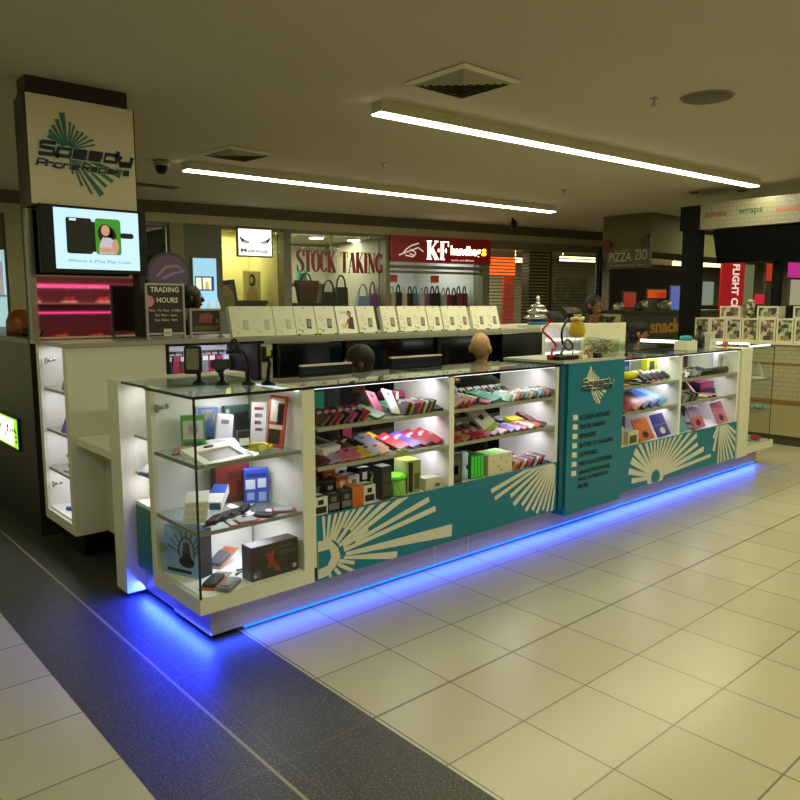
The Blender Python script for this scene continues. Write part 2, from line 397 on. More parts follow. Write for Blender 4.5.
# ================================================================== the kiosk
TOP = 1.2
def clip(poly, x0, x1, z0, z1):
    for ax, lim, sg in ((0, x0, 1), (0, x1, -1), (1, z0, 1), (1, z1, -1)):
        out = []
        for i, p in enumerate(poly):
            q = poly[(i+1) % len(poly)]; dp = (p[ax]-lim)*sg; dq = (q[ax]-lim)*sg
            if dp >= 0: out.append(p)
            if dp*dq < 0:
                t = dp/(dp-dq); out.append((p[0]+(q[0]-p[0])*t, p[1]+(q[1]-p[1])*t))
        poly = out
        if len(poly) < 3: return []
    return poly
def ray_poly(c, a, r0, r1, w0, w1):
    a = R(a); d = (math.cos(a), math.sin(a)); q = (-d[1], d[0])
    return [(c[0]+d[0]*r0-q[0]*w0/2, c[1]+d[1]*r0-q[1]*w0/2), (c[0]+d[0]*r1-q[0]*w1/2, c[1]+d[1]*r1-q[1]*w1/2),
            (c[0]+d[0]*r1+q[0]*w1/2, c[1]+d[1]*r1+q[1]*w1/2), (c[0]+d[0]*r0+q[0]*w0/2, c[1]+d[1]*r0+q[1]*w0/2)]
def burst(mb, c, rays, rect, y, m=0):
    for i, r in enumerate(rays):
        p = clip(ray_poly(c, *r), *rect)
        if len(p) >= 3: mb.poly([(q[0], y-i*.00005, q[1]) for q in p], m)
DECAL = M('#cdc9bd', .4)
LED = M('#f4f4ff', .5, emit=7)

# ---- plinth with its blue light
t = root('kiosk_plinth', 'brushed metal plinth with blue light under the long phone kiosk', 'plinth', (4.5, 3.3, 0))
BR = brushed_mat()
MB().box(1.535, 3.1, .03, 7.58, 3.5, .19).box(1.545, 3.45, .03, 1.7, 3.95, .19).build('skirt', BR, t)
for x in (3.02, 3.32): MB().box(x, 3.0985, .035, x+.006, 3.1, .188).build('panel_joint', M('#c9c9d6', .3, .6), t)
BLUE = M('#1030ff', .5, emit=9)
MB().box(1.72, 3.106, .014, 7.55, 3.118, .03).build('light_strip', M('#1c6cff', .5, emit=1.8), t)
MB().box(1.9, 3.2, 0, 7.4, 3.45, .03).build('foot', BLACK, t)
area('blue_light', (4.53, 3.09, .045), (6.03, .05), 20, (.02, .07, 1.), (R(-58), 0, 0))
area('blue_light', (1.525, 3.48, .06), (.05, .8), 36, (.012, .03, 1.), (0, R(56), 0))

# ---- left glass case
CASE = 'glass ended showcase with three lit compartments at the near corner of the kiosk'
t = root('glass_showcase', CASE, 'display case', (1.75, 3.25, .19))
MB().box(1.44, 3.0, .19, 2.07, 3.52, .265).build('base', WHITE, t)
MB().box(1.46, 3.50, .265, 2.0, 3.52, 1.185).build('back_panel_or_shade', WHITE2, t)
MB().box(2.01, 3.0, .265, 2.085, 3.52, 1.19).build('side_post', WHITE, t)
MB().box(1.44, 3.465, .265, 1.465, 3.52, 1.19).build('rear_post', WHITE, t)
MB().box(1.462, 3.004, .267, 2.006, 3.5, .269).build('deck', M('#f0f0ee', .3), t)
g = MB().box(1.452, 3.002, .265, 2.008, 3.008, 1.186).build('front_glass', GLASS, t)
MB().box(1.442, 3.002, .265, 1.448, 3.464, 1.186).build('side_glass', GLASS, t)
MB().box(1.440, 3.0, .265, 1.449, 3.0075, 1.186).build('glass_corner', EDGE, t)
for z in (.562, .875):
    s_ = MB().box(1.452, 3.012, z, 2.006, 3.495, z+.008).build('shelf', glass((.86, .93, .9)), t)
    MB().box(1.449, 3.0105, z-.006, 2.008, 3.0145, z+.012).box(1.4485, 3.0145, z-.006, 1.4525, 3.46, z+.012).build('shelf_edge', M('#77776a', .3), s_)
TOPG = glass((.80, .88, .85), 1.75)
tg = MB().box(1.44, 3.0, 1.188, 2.085, 3.53, 1.2).build('top_glass', TOPG, t)
MB().box(1.437, 2.997, 1.186, 2.085, 3.0, 1.2).box(1.437, 3.0, 1.186, 1.44, 3.53, 1.2).build('top_edge', M('#141a17', .25), tg)
def hinge(x, y, z, par, d=1):
    m = MB().box(x, y-.012, z-.02, x+.012*d, y+.012, z+.02).tube([(x+.012*d, y, z), (x+.05*d, y-.012, z+.006)], .009, 8)
    m.ball((x+.052*d, y-.012, z+.008), .013)
    return m.build('hinge', STEEL, par)
hinge(1.456, 3.44, 1.10, t); hinge(1.456, 3.44, .40, t)
MB().box(1.995, 3.02, 1.178, 2.006, 3.48, 1.186).build('light_strip', M('#eef0ff', .5, emit=2), t)
for z in (1.165, .868, .555): area('case_light', (1.86, 3.24, z), (.14, .3), 1.35, COOL, (0, R(20), 0))

# ---- bays along the front
def counter(name, label, x0, x1, divs, shelves, openings, fascia_rect, post_l, post_r):
    t = root(name, label, 'display counter', ((x0+x1)/2, 3.25, .19))
    f = MB().box(x0, 3.0, fascia_rect[2], x1, 3.02, fascia_rect[3]).build('fascia', TEAL, t)
    car = MB().box(x0, 3.02, .19, x1, 3.5, .50)
    car.build('carcass', WHITE, t)
    MB().box(x0, 3.022, .50, x1, 3.5, .52).build('deck', WHITE2, t)
    cols = [x0] + divs + [x1]
    for d in divs: MB().box(d-.02, 3.004, .52, d+.02, 3.5, 1.186).build('divider', WHITE2, t)
    if post_l: MB().box(x0-.001, 3.004, .52, x0+.02, 3.5, 1.186).build('end_panel', WHITE2, t)
    if post_r: MB().box(x1-.03, 3.004, .52, x1, 3.5, 1.186).build('end_panel', WHITE2, t)
    for i in range(len(cols)-1):
        a = cols[i]+.021; b = cols[i+1]-.031 if i == len(cols)-2 else cols[i+1]-.021
        for z in shelves:
            s_ = MB().box(a, 3.012, z-.012, b, 3.49, z).build('shelf', M('#a3a498', .25), t)
            MB().box(a, 3.006, z-.02, b, 3.012, z+.001).build('shelf_edge', M('#8f9084', .3), s_)
        oa, ob = openings[i]
        MB().box(oa, 3.495, .52, ob, 3.505, 1.186).build('back_panel_or_shade', M('#23211d', .3), t)  # dark sheet paints the shade seen through the bay's open back
        for z in [1.18] + [q-.022 for q in shelves]:
            area('bay_light', ((a+b)/2+.22, 3.14, z), ((b-a)*.45, .05), 1.2 if x0 < 3 else .75, COOL, (R(24), 0, 0))
        MB().box(a, 3.022, 1.18, b, 3.03, 1.1865).build('light_strip', M('#eef0ff', .5, emit=2), t)
    tg = MB().box(x0, 3.0, 1.188, x1, 3.53, 1.2).build('top_glass', TOPG, t)
    MB().box(x0, 2.997, 1.186, x1, 3.0, 1.2).build('top_edge', M('#141a17', .25), tg)
    MB().box(x0, 3.5, 1.15, x1, 3.535, 1.187).build('rear_rail', M('#8f8d80', .4), t)
    return t, f
SH = (.782, .985)
tl, fl = counter('display_counter', 'white lit display counter with teal front, left of the teal pillar', 2.085, 4.1, [3.065], SH,
                 [(2.11, 2.60), (3.09, 3.58)], (2.085, 4.1, .19, .53), False, True)
d = MB(); rc = (2.09, 4.08, .192, .527); c = (2.14, .30); yy = 2.9985
burst(d, c, [(-11, .12, .50, .015, .045), (-2.5, .13, .93, .02, .075), (8.5, .12, .80, .02, .034), (14, .2, .76, .02, .034), (20, .12, .30, .03, .03), (23, .2, .72, .022, .04), (29, .1, .62, .02, .034), (36, .2, .6, .02, .03),
    (43, .1, .6, .022, .03), (50, .18, .6, .015, .022), (57, .1, .5, .02, .028), (65, .1, .5, .018, .022), (73, .08, .5, .018, .022), (83, .08, .5, .016, .02), (93, .08, .5, .016, .02), (-20, .09, .2, .02, .02), (-32, .09, .24, .02, .02), (-50, .09, .16, .02, .02), (-75, .06, .16, .016, .02)], rc, yy)
hub = [(2.09, .20), (2.15, .205), (2.2, .24), (2.235, .29), (2.22, .34), (2.18, .385), (2.12, .40), (2.09, .40)]
d.poly([(p[0], yy-.0012, p[1]) for p in hub], 0)
d.poly([(p[0], yy-.0016, p[1]) for p in [(2.092, .25), (2.15, .26), (2.175, .30), (2.165, .345), (2.092, .345)]], 1)
burst(d, (4.12, .60), [(193, .1, .72, .02, .03), (198, .14, .70, .02, .026), (204, .1, .56, .015, .03), (211, .12, .56, .02, .034), (218, .1, .5, .02, .03), (225, .1, .5, .02, .03), (232, .1, .46, .02, .03), (239, .1, .46, .02, .028), (246, .1, .42, .02, .026), (253, .1, .42, .018, .024), (260, .1, .42, .018, .022), (267, .1, .4, .016, .02)], rc, yy)
d.build('sunburst', [DECAL, TEAL], fl)
tr, fr_ = counter('display_counter', 'white lit display counter with teal front, right of the teal pillar', 4.86, 6.86, [5.77], SH,
                  [(4.89, 5.75), (5.79, 6.83)], (4.86, 6.86, .172, .52), True, True)
d = MB(); rc = (4.87, 6.85, .172, .517); c = (5.42, .215)
burst(d, c, [(3, .1, .95, .03, .03), (9, .12, .82, .03, .045), (15, .1, .72, .025, .035), (22, .1, .72, .025, .04), (29, .1, .66, .025, .035), (37, .1, .62, .025, .035), (45, .1, .6, .025, .035), (54, .1, .5, .025, .035), (64, .1, .5, .025, .035), (75, .1, .5, .025, .035), (86, .08, .5, .025, .035), (97, .08, .5, .025, .035),
    (108, .08, .5, .025, .035), (119, .08, .5, .025, .04), (131, .08, .5, .025, .04), (142, .1, .42, .025, .06), (153, .1, .42, .025, .06), (165, .1, .42, .025, .05), (176, .1, .36, .025, .045)], rc, yy)
d.poly([(c[0]+.13*math.cos(R(a)), yy-.0012, max(.173, c[1]+.1*math.sin(R(a)))) for a in range(0, 360, 20)], 0)
d.poly([(c[0]+.07*math.cos(R(a)), yy-.0016, max(.174, c[1]+.06*math.sin(R(a)))) for a in range(0, 360, 30)], 1)
burst(d, (6.52, .58), [(270+k*9, .06, .55, .02, .04) for k in range(8)] + [(250, .06, .3, .02, .05), (235, .05, .2, .02, .05)], rc, yy)
d.build('sunburst', [DECAL, TEAL], fr_)
MB().box(6.8605, 2.985, .19, 7.08, 3.5, 1.2).box(6.8605, 2.985, .17, 7.08, 3.09, .19).build('end_post', WHITE, tr)

# ---- right glass case
t = root('glass_showcase', 'frameless glass showcase on a white tray at the far end of the kiosk', 'display case', (7.35, 3.25, .19))
MB().box(7.082, 3.0, .175, 7.72, 3.5, .245).build('tray', WHITE, t)
MB().box(7.082, 3.003, .245, 7.62, 3.009, 1.19).build('front_glass', GLASS, t)
MB().box(7.614, 3.01, .245, 7.62, 3.49, 1.19).build('side_glass', GLASS, t)
MB().box(7.615, 3.0, .245, 7.622, 3.005, 1.19).build('glass_corner', M('#3c4a40', .2), t)
for z in (.56, .87):
    s_ = MB().box(7.085, 3.012, z, 7.61, 3.48, z+.008).build('shelf', glass((.80, .9, .85)), t)
    MB().box(7.085, 3.0105, z-.003, 7.61, 3.0145, z+.011).build('shelf_edge', M('#6c7b70', .3), s_)
tg = MB().box(7.082, 3.0, 1.19, 7.66, 3.5, 1.202).build('top_glass', TOPG, t)
MB().box(7.082, 2.997, 1.19, 7.66, 3.0, 1.204).build('top_edge', M('#5c6a60', .3), tg)
MB().box(7.2, 3.05, 1.204, 7.64, 3.075, 1.212).build('light_strip', M('#fff8e6', emit=2), t)

# ---- teal pillar with the service list
t = root('service_pillar', 'teal advertising pillar with a logo and list of repair services', 'advertising pillar', (4.48, 3.2, .14))
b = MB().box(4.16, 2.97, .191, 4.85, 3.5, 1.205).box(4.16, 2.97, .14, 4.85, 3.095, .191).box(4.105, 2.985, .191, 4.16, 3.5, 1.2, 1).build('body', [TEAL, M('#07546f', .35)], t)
MB().box(4.10, 2.965, 1.205, 4.855, 3.5, 1.222).build('cap', M('#b9b6a6', .3), t)
yy = 2.968; PL = M('#d9d6c9', .4)
def logo_rays(mb, c, sc, y, m=0, k=1.0):
    for a, l, w in ((96, 1., .13), (108, .84, .09), (121, .72, .09), (134, .66, .09), (146, .6, .1), (82, .78, .05), (73, .74, .05), (61, .66, .06), (50, .7, .06), (39, .72, .05), (28, .82, .05), (18, .8, .04),
                    (-52, 1.12, .13), (-62, 1.0, .06), (-41, 1.05, .08), (-31, 1.1, .09), (-20, 1.2, .15), (-70, .78, .06), (-80, .5, .05)):
        mb.poly([(p[0], y, p[1]) for p in ray_poly(c, a, .12*sc, l*sc*(1.3 if a < 0 else 1), .04*sc, w*sc*1.25)], m)
d = MB(); logo_rays(d, (4.43, 1.045), .125, yy)
d.build('logo', PL, t)
d = MB().techno('Speedy', (4.315, yy-.002, 1.028), X, Z3, .38, .05, .014, 1, .3).techno('Phone Repairs', (4.315, yy-.002, .995), X, Z3, .37, .022, .006, 1, .3)
d.techno('Speedy', (4.318, yy-.001, 1.031), X, Z3, .38, .05, .022, 0, .3)
d.build('logo_lettering', [PL, M('#22302e', .5)], t)
d = MB(); lines = ['SCREEN REPAIRS', 'WATER DAMAGE', 'SPEAKERS', 'BATTERY & CHARGING', 'NETWORKS', 'PARTS & ACCESSORIES', 'SERVICE FOR PHONES,', 'IPADS, NOTEBOOKS &', 'MORE']
wd = [.37, .31, .20, .42, .22, .42, .40, .37, .12]
for i, (l, w) in enumerate(zip(lines, wd)):
    z = .80 - i*.066 + (max(0, i-6)*.018); d.text(l, (4.31, yy, z), X, Z3, w, .034, 0, 0, .035)
d.build('service_list', M('#07161a', .5), t)
d = MB()
for i in range(7):
    z = .805-i*.066; d.poly([(4.225, yy, z+.004), (4.28, yy, z), (4.278, yy, z+.036), (4.223, yy, z+.042)]) 
d.build('tick_boxes', PL, t)

# ---- left return: narrow showcase, end slab, desk flap, tall unit
t = root('narrow_showcase', 'narrow lit showcase with teal base behind the near glass case', 'display case', (1.55, 3.68, .1))
MB().box(1.60, 3.525, .55, 1.62, 3.86, 1.186).build('back_panel_or_shade', WHITE2, t)
MB().box(1.50, 3.525, .18, 1.62, 3.86, .53).build('lower_panel', M('#0a6a60', .35), t)
MB().box(1.50, 3.525, .53, 1.60, 3.86, .55).build('deck', WHITE2, t)
for z in (.70, .90):
    MB().box(1.505, 3.527, z, 1.598, 3.858, z+.012).build('shelf', M('#9b9d90', .3), t)
MB().box(1.49, 3.525, .53, 1.497, 3.86, 1.186).build('door_glass', GLASS, t)
tg = MB().box(1.46, 3.53, 1.187, 2.05, 3.875, 1.2).build('top_glass', TOPG, t)
MB().box(1.457, 3.53, 1.187, 1.46, 3.875, 1.2).build('top_edge', M('#141a17', .25), tg)
for z in (1.17, .89, .69): area('narrow_light', (1.55, 3.7, z), (.05, .28), .5, COOL)
t = root('end_slab', 'white upright end panel standing beside the narrow showcase', 'panel', (1.7, 3.95, .03))
MB().box(1.44, 3.88, .03, 2.2, 4.03, 1.205).build('panel', WHITE, t)
MB().box(1.46, 3.92, 0, 2.15, 3.99, .03).build('foot', BLACK, t)
area('blue_light', (1.60, 3.7, .175), (.08, .25), 2, (.015, .05, 1.))
t = root('return_desk', 'white desk flap between the end panel and the tall cabinet', 'desk', (1.75, 4.3, .19))
MB().box(1.44, 4.032, .755, 2.0, 4.598, .80).build('worktop', WHITE, t)
MB().box(1.60, 4.032, .19, 1.63, 4.598, .755).build('modesty_panel', M('#b9b8a4', .45), t)
MB().box(1.66, 4.04, 0, 1.98, 4.59, .19).build('kickboard', BLACK, t)
t = root('tall_cabinet', 'tall white cabinet with a lit glass side beside the dark food counter', 'cabinet', (1.72, 4.9, 0))
MB().box(1.4301, 4.60, .185, 2.03, 4.64, 1.345).build('front_panel', WHITE, t)
MB().box(1.408, 4.60, .185, 1.43, 4.66, 1.345).box(1.408, 5.14, .185, 1.43, 5.2, 1.345).box(1.408, 4.6601, .185, 1.43, 5.1399, .25).build('side_frame', WHITE, t)
MB().box(1.43, 5.16, .185, 2.03, 5.2, 1.345).box(1.72, 4.64, .25, 1.74, 5.16, 1.345).build('back_panel_or_shade', WHITE2, t)
MB().box(1.43, 4.64, .25, 1.72, 5.16, .262).build('deck', WHITE2, t)
for z in (.53, .79, 1.06): MB().box(1.43, 4.645, z-.012, 1.715, 5.155, z+.006).build('shelf', M('#8c8c80', .3), t)
MB().box(1.414, 4.662, .252, 1.419, 5.138, 1.343).build('door_glass', GLASS, t)
hinge(1.432, 5.10, 1.24, t); hinge(1.432, 5.10, .42, t)
MB().box(1.5, 4.75, 0, 1.98, 5.15, .185).build('kickboard', BLACK, t)
for z in (1.335, 1.045, .775, .515): area('cabinet_light', (1.5, 4.9, z), (.1, .4), 1.0, COOL)

# ---- rear counter
tag(MB().box(1.40, 4.585, 1.347, 5.93, 5.3, 1.372).build('worktop', M('#9a988a', .3)), 'long grey worktop over the tall cabinet and the rear counter', 'worktop')
t = root('rear_counter', 'long rear counter with dark glass front below a grey shelf', 'counter', (3.8, 4.9, 0))
MB().box(2.76, 4.585, 1.325, 5.93, 4.60, 1.3469).build('front_rail', M('#8b897c', .35), t)
GLOSSB = M('#0b0a0a', .08)
MB().box(2.80, 4.62, .9, 5.93, 4.64, 1.335).build('mirror_front', [GLOSSB], t)
MB().box(2.76, 4.66, .05, 5.93, 5.2, 1.335).build('carcass', DARK, t)
for x in (3.50, 4.50): MB().box(x, 4.59, 0, x+.05, 4.62, 1.325).build('upright', BLACK, t)
MB().box(2.74, 4.59, .9, 2.83, 4.64, 1.325).build('upright', M('#b5b3a4', .4), t)
t2 = root('case_display', 'lit glass fronted cabinet hung with small accessory packs, below the trading hours sign', 'display case', (2.4, 4.8, 0))
MB().box(2.04, 4.61, .05, 2.735, 5.15, .899).build('base_cabinet', WHITE, t2)
MB().box(2.06, 5.05, .9, 2.72, 5.07, 1.33).box(2.06, 4.65, .9, 2.72, 5.05, .92).build('liner', M('#c9c9cf', .5), t2)
MB().box(2.032, 4.60, .9, 2.055, 5.07, 1.346).box(2.715, 4.60, .9, 2.738, 5.07, 1.346).box(2.0551, 4.60, 1.33, 2.7149, 5.07, 1.346).build('frame', BLACK, t2)
MB().box(2.055, 4.605, .92, 2.715, 4.61, 1.33).build('front_glass', GLASS, t2)
MB().tube([(2.08, 5.0, 1.265), (2.70, 5.0, 1.265)], .006).build('rail', STEEL, t2)
area('case_light', (2.5, 4.75, 1.32), (.4, .06), 2.2, COOL, (R(15), 0, 0))

# ---- white cabinets to the right of the rear counter
t = root('white_shelf_unit', 'white lit open shelf unit behind the red and black bendy holders', 'shelf unit', (6.5, 4.8, 0))
MB().box(5.94, 4.59, 0, 6.02, 5.1, 1.40).build('side_panel', WHITE, t); MB().box(7.0, 4.59, 0, 7.06, 5.1, 1.40).build('side_panel', WHITE, t)
MB().box(6.02, 5.05, 0, 7.0, 5.1, 1.40).build('back_panel_or_shade', WHITE2, t)
MB().box(6.02, 4.6, 1.37, 7.0, 5.05, 1.40).build('top_panel', WHITE, t)
for z in (.95, 1.1, 1.235): MB().box(6.02, 4.61, z-.02, 7.0, 5.05, z).build('shelf', WHITE2, t)
area('shelf_light', (6.45, 4.75, 1.36), (.8, .08), 2, COOL); area('shelf_light', (6.45, 4.7, 1.21), (.8, .05), 1.2, COOL)
t = root('white_screen_panel', 'blank white panel standing on the right part of the shelf unit', 'panel', (6.98, 4.5, 1.0))
MB().box(6.62, 4.545, .0, 7.42, 4.58, 1.405).build('panel', M('#cfcbb2', .5), t)
MB().tube([(7.42+.07*math.sin(PI*i/10), 4.56, 1.31+.075*math.cos(PI*i/10)) for i in range(11)], .014).build('handle', BLACK, t)
t = root('return_counter', 'glass topped return counter closing the far end of the kiosk', 'display counter', (7.4, 4.1, 0))
MB().box(7.1, 3.52, .05, 7.7, 4.53, .9).build('carcass', M('#8d8c80', .4), t)
MB().box(7.1, 3.52, .9, 7.106, 4.53, 1.18).box(7.694, 3.52, .9, 7.7, 4.53, 1.18).build('side_glass', glass((.75, .8, .75), 1.6), t)
MB().box(7.09, 3.505, 1.182, 7.73, 4.53, 1.194).build('top_glass', TOPG, t)
MB().box(7.71, 3.3, 1.194, 7.735, 4.53, 1.21).build('light_strip', M('#fffdf2', emit=3), t)
# ================================================================== the sign column behind the tall cabinet
t = root('sign_column', 'dark brown column with a polished lower panel carrying the shop sign', 'column', (1.72, 5.15, 1.374))
WOOD = M('#2a1a12', .4)
MB().box(1.385, 5.121, 2.2, 2.05, 5.26, 2.885).box(1.40, 5.05, 2.8851, 2.03, 5.22, 3.0).build('shaft', WOOD, t)
MB().box(1.36, 5.06, 1.374, 1.40, 5.12, 2.2).build('upright', M('#8a8676', .25, .7), t)
MB().box(2.065, 5.06, 1.374, 2.11, 5.12, 2.2).build('upright', DARK, t)
MB().box(1.385, 5.14, 1.374, 2.07, 5.26, 2.2).build('lower_shaft', BLACK, t)
MB().box(1.40, 5.118, 1.378, 2.065, 5.126, 2.2).build('mirror_panel', M('#b59a93', .03, 1.), t)
t = root('shop_sign', 'cream square shop sign with a teal star burst logo high on the column', 'sign', (1.72, 5.0, 2.22))
MB().box(1.385, 5.0, 2.225, 2.045, 5.12, 2.885).build('board', M('#dccfb4', .3), t)
MB().box(1.365, 5.005, 2.205, 1.3849, 5.12, 2.885).build('side_trim', M('#3a211a', .4), t); MB().box(2.0451, 5.005, 2.215, 2.055, 5.12, 2.885).build('side_trim', M('#3a211a', .4), t)
d = MB(); logo_rays(d, (1.615, 2.572), .225, 4.9975); d.build('logo', M('#2f6f66', .4), t)
d = MB().techno('Speedy', (1.437, 4.9955, 2.531), X, Z3, .575, .072, .034, 0, .3).techno('Phone Repairs', (1.423, 4.9955, 2.456), X, Z3, .57, .042, .019, 0, .3)
d.techno('Speedy', (1.439, 4.9945, 2.532), X, Z3, .575, .072, .025, 1, .3).techno('Phone Repairs', (1.425, 4.9945, 2.457), X, Z3, .57, .042, .012, 1, .3)
d.build('lettering', [M('#b9c6d4', .4), M('#10151c', .4)], t)
t = root('television', 'black flat television showing a phone case advert below the shop sign', 'television', (1.75, 4.97, 1.8))
MB().bbox(1.40, 4.93, 1.80, 2.075, 4.98, 2.222, .006).box(1.6, 4.98, 1.9, 1.9, 5.117, 2.1).build('body', BLACK, t)
SCR = M('#b4d6f0', .4, emit=1.0)
d = MB().quad((1.485, 4.9285, 1.828), (2.02, 4.9285, 1.828), (2.02, 4.9285, 2.205), (1.485, 4.9285, 2.205), 0)
def rr(mb, x0, z0, x1, z1, r, y, m):
    p = []
    for cx_, cz_, a0 in ((x1-r, z0+r, -90), (x1-r, z1-r, 0), (x0+r, z1-r, 90), (x0+r, z0+r, 180)):
        p += [(cx_+r*math.cos(R(a0+i*30)), y, cz_+r*math.sin(R(a0+i*30))) for i in range(4)]
    mb.poly(p, m)
rr(d, 1.555, 1.925, 1.715, 2.15, .015, 4.9278, 1); rr(d, 1.70, 1.94, 1.74, 2.13, .01, 4.9279, 1); rr(d, 1.735, 1.925, 1.90, 2.155, .02, 4.9277, 2)
rr(d, 1.575, 2.13, 1.62, 2.145, .007, 4.9272, 0); rr(d, 1.895, 2.035, 1.985, 2.07, .015, 4.9276, 1)
# the woman on the printed case: hair, face, shoulders and top
def ell(mb, x, z, rx, rz, y, m): mb.poly([(x+rx*math.cos(R(a)), y, z+rz*math.sin(R(a))) for a in range(0, 360, 24)], m)
ell(d, 1.80, 2.06, .05, .062, 4.9272, 3); ell(d, 1.835, 2.04, .035, .06, 4.9272, 3); ell(d, 1.80, 2.08, .028, .036, 4.9268, 4)
d.poly([(1.755, 4.9270, 1.93), (1.87, 4.9270, 1.93), (1.875, 4.9270, 2.0), (1.83, 4.9270, 2.035), (1.78, 4.9270, 2.035), (1.76, 4.9270, 1.99)], 5)
ell(d, 1.86, 1.98, .022, .05, 4.9266, 4); ell(d, 1.80, 1.955, .05, .018, 4.9265, 4)
d.text('iPhone 6 Plus Flip Case', (1.56, 4.9272, 1.865), X, Z3, .40, .026, 6)
d.build('screen', [SCR, M('#131318', .4, emit=.03), M('#3f9a2e', .4, emit=.5), M('#2a1812', .4, emit=.2), M('#d39a86', .4, emit=.6), M('#c9c4dc', .4, emit=.6), M('#5f7fa8', .4, emit=.4)], t)

# signs standing on the cabinet
def stand_sign(name, label, x0, x1, z1, y):
    t = root(name, label, 'sign', ((x0+x1)/2, y, 1.373)); w = .014
    MB().box(x0, y, 1.373, x0+w, y+.015, z1).box(x1-w, y, 1.373, x1, y+.015, z1).box(x0+w, y, z1-w, x1-w, y+.015, z1).box(x0+w, y, 1.40, x1-w, y+.015, 1.40+w).build('frame', STEEL, t)
    MB().box(x0+w, y+.004, 1.414, x1-w, y+.012, z1-w).build('poster', M('#2b1d1b', .4), t)
    MB().box(x0-.004, y-.03, 1.373, x0+w+.004, y+.05, 1.379).box(x1-w-.004, y-.03, 1.373, x1+.004, y+.05, 1.379).build('foot', STEEL, t)
    return t
t = stand_sign('trading_hours_sign', 'tall framed sign headed TRADING HOURS on the tall cabinet', 1.995, 2.27, 1.745, 4.80)
yy = 4.8025
d = MB().text('TRADING', (2.03, yy, 1.685), X, Z3, .20, .036, 0, 0, .02).text('HOURS', (2.072, yy, 1.615), X, Z3, .15, .036, 0, 0, .02)
d.text('Mon - Fri 9am - 5.30pm', (2.015, yy, 1.552), X, Z3, .235, .02, 0).text('Sat 9am - 5pm', (2.06, yy, 1.52), X, Z3, .15, .02, 0).text('Sun 10am - 4pm', (2.055, yy, 1.488), X, Z3, .16, .02, 0)
d.poly([(2.009+max(0, .046*math.cos(R(a))), yy, 1.625+.04*math.sin(R(a))) for a in range(-90, 91, 15)], 1)
d.box(2.11, 4.79, 1.39, 2.165, 4.7985, 1.44, 2).text('OPEN', (2.117, 4.7890, 1.405), X, Z3, .04, .014, 3)
d.build('lettering', [M('#efe6dd', .5), M('#d58aa8', .5), M('#d9d5cb', .5), M('#333333')], t)
t = stand_sign('promotion_sign', 'short framed dark poster standing right of the trading hours sign', 2.305, 2.545, 1.575, 4.80)
d = MB().poly([(2.37+.11*a, yy, 1.50+b) for a, b in ((0, -.02), (.9, -.025), (1, .03), (.6, .045), (.1, .035))], 0).poly([(2.40, yy-.0005, 1.475), (2.46, yy-.0005, 1.475), (2.465, yy-.0005, 1.50), (2.41, yy-.0005, 1.505)], 1)
d.quad((2.335, yy, 1.425), (2.52, yy, 1.425), (2.52, yy, 1.455), (2.335, yy, 1.455), 2).quad((2.50, yy, 1.475), (2.522, yy, 1.475), (2.522, yy, 1.50), (2.50, yy, 1.50), 3)
d.build('print', [M('#7d4a46', .5), M('#a33028', .5), M('#5d5a2a', .5), M('#8f6d52', .5)], t)

# ================================================================== the dark food counter on the far left
t = root('food_counter', 'dark food counter with a lit green menu panel at the far left', 'counter', (2.0, 7.2, 0))
MB().box(1.415, 5.36, .0, 2.0, 9.2, 1.34).build('body', M('#26241e', .35), t)
MB().box(1.40, 5.34, 1.341, 2.02, 9.2, 1.375).build('countertop', M('#5f5c4e', .3), t)
mb = MB().box(1.40, 5.74, .545, 1.4149, 6.75, .79, 0); mb.build('menu_frame', M('#141611', .3), t)
d = MB(); G1 = M('#8fd62a', .5, emit=1.2); G2 = M('#f4ffd8', .5, emit=1.6)
d.quad((1.3992, 6.73, .56), (1.3992, 5.755, .56), (1.3992, 5.755, .777), (1.3992, 6.73, .777), 0)
d.quad((1.3985, 6.71, .57), (1.3985, 5.86, .57), (1.3985, 5.84, .765), (1.3985, 6.71, .765), 1)
random.seed(3)
for i in range(14):
    y = 5.80+random.random()*.85; z = .62+random.random()*.07
    d.quad((1.398, y+.035, z), (1.398, y, z), (1.398, y, z+.02+.015*random.random()), (1.398, y+.03, z+.03), 2)
for i in range(3): d.poly([(1.3978, 5.795+.02*math.cos(a*.7), .61+.035*i+.012*math.sin(a*.7)) for a in range(9)], 2)
d.build('menu_panel', [G1, G2, M('#30521a', .5)], t)
t = root('amber_bowl', 'round amber bowl upside down on the dark food counter', 'bowl', (1.55, 6.15, 1.375))
MB().lathe([(.11, 1.376), (.115, 1.42), (.11, 1.48), (.09, 1.53), (.05, 1.56), (.005, 1.57)], (1.58, 6.15, 0), 18).build('bowl', M('#8a4a1c', .35), t)
mb = MB().lathe([(.12, 0), (.14, .03), (.10, .06), (.02, .065)], n=14)
place(mb, M('#1a140f', .5), 'dark_tray', 'low dark dish in front of the amber bowl', 'dish', (1.62, 5.85, 1.375))

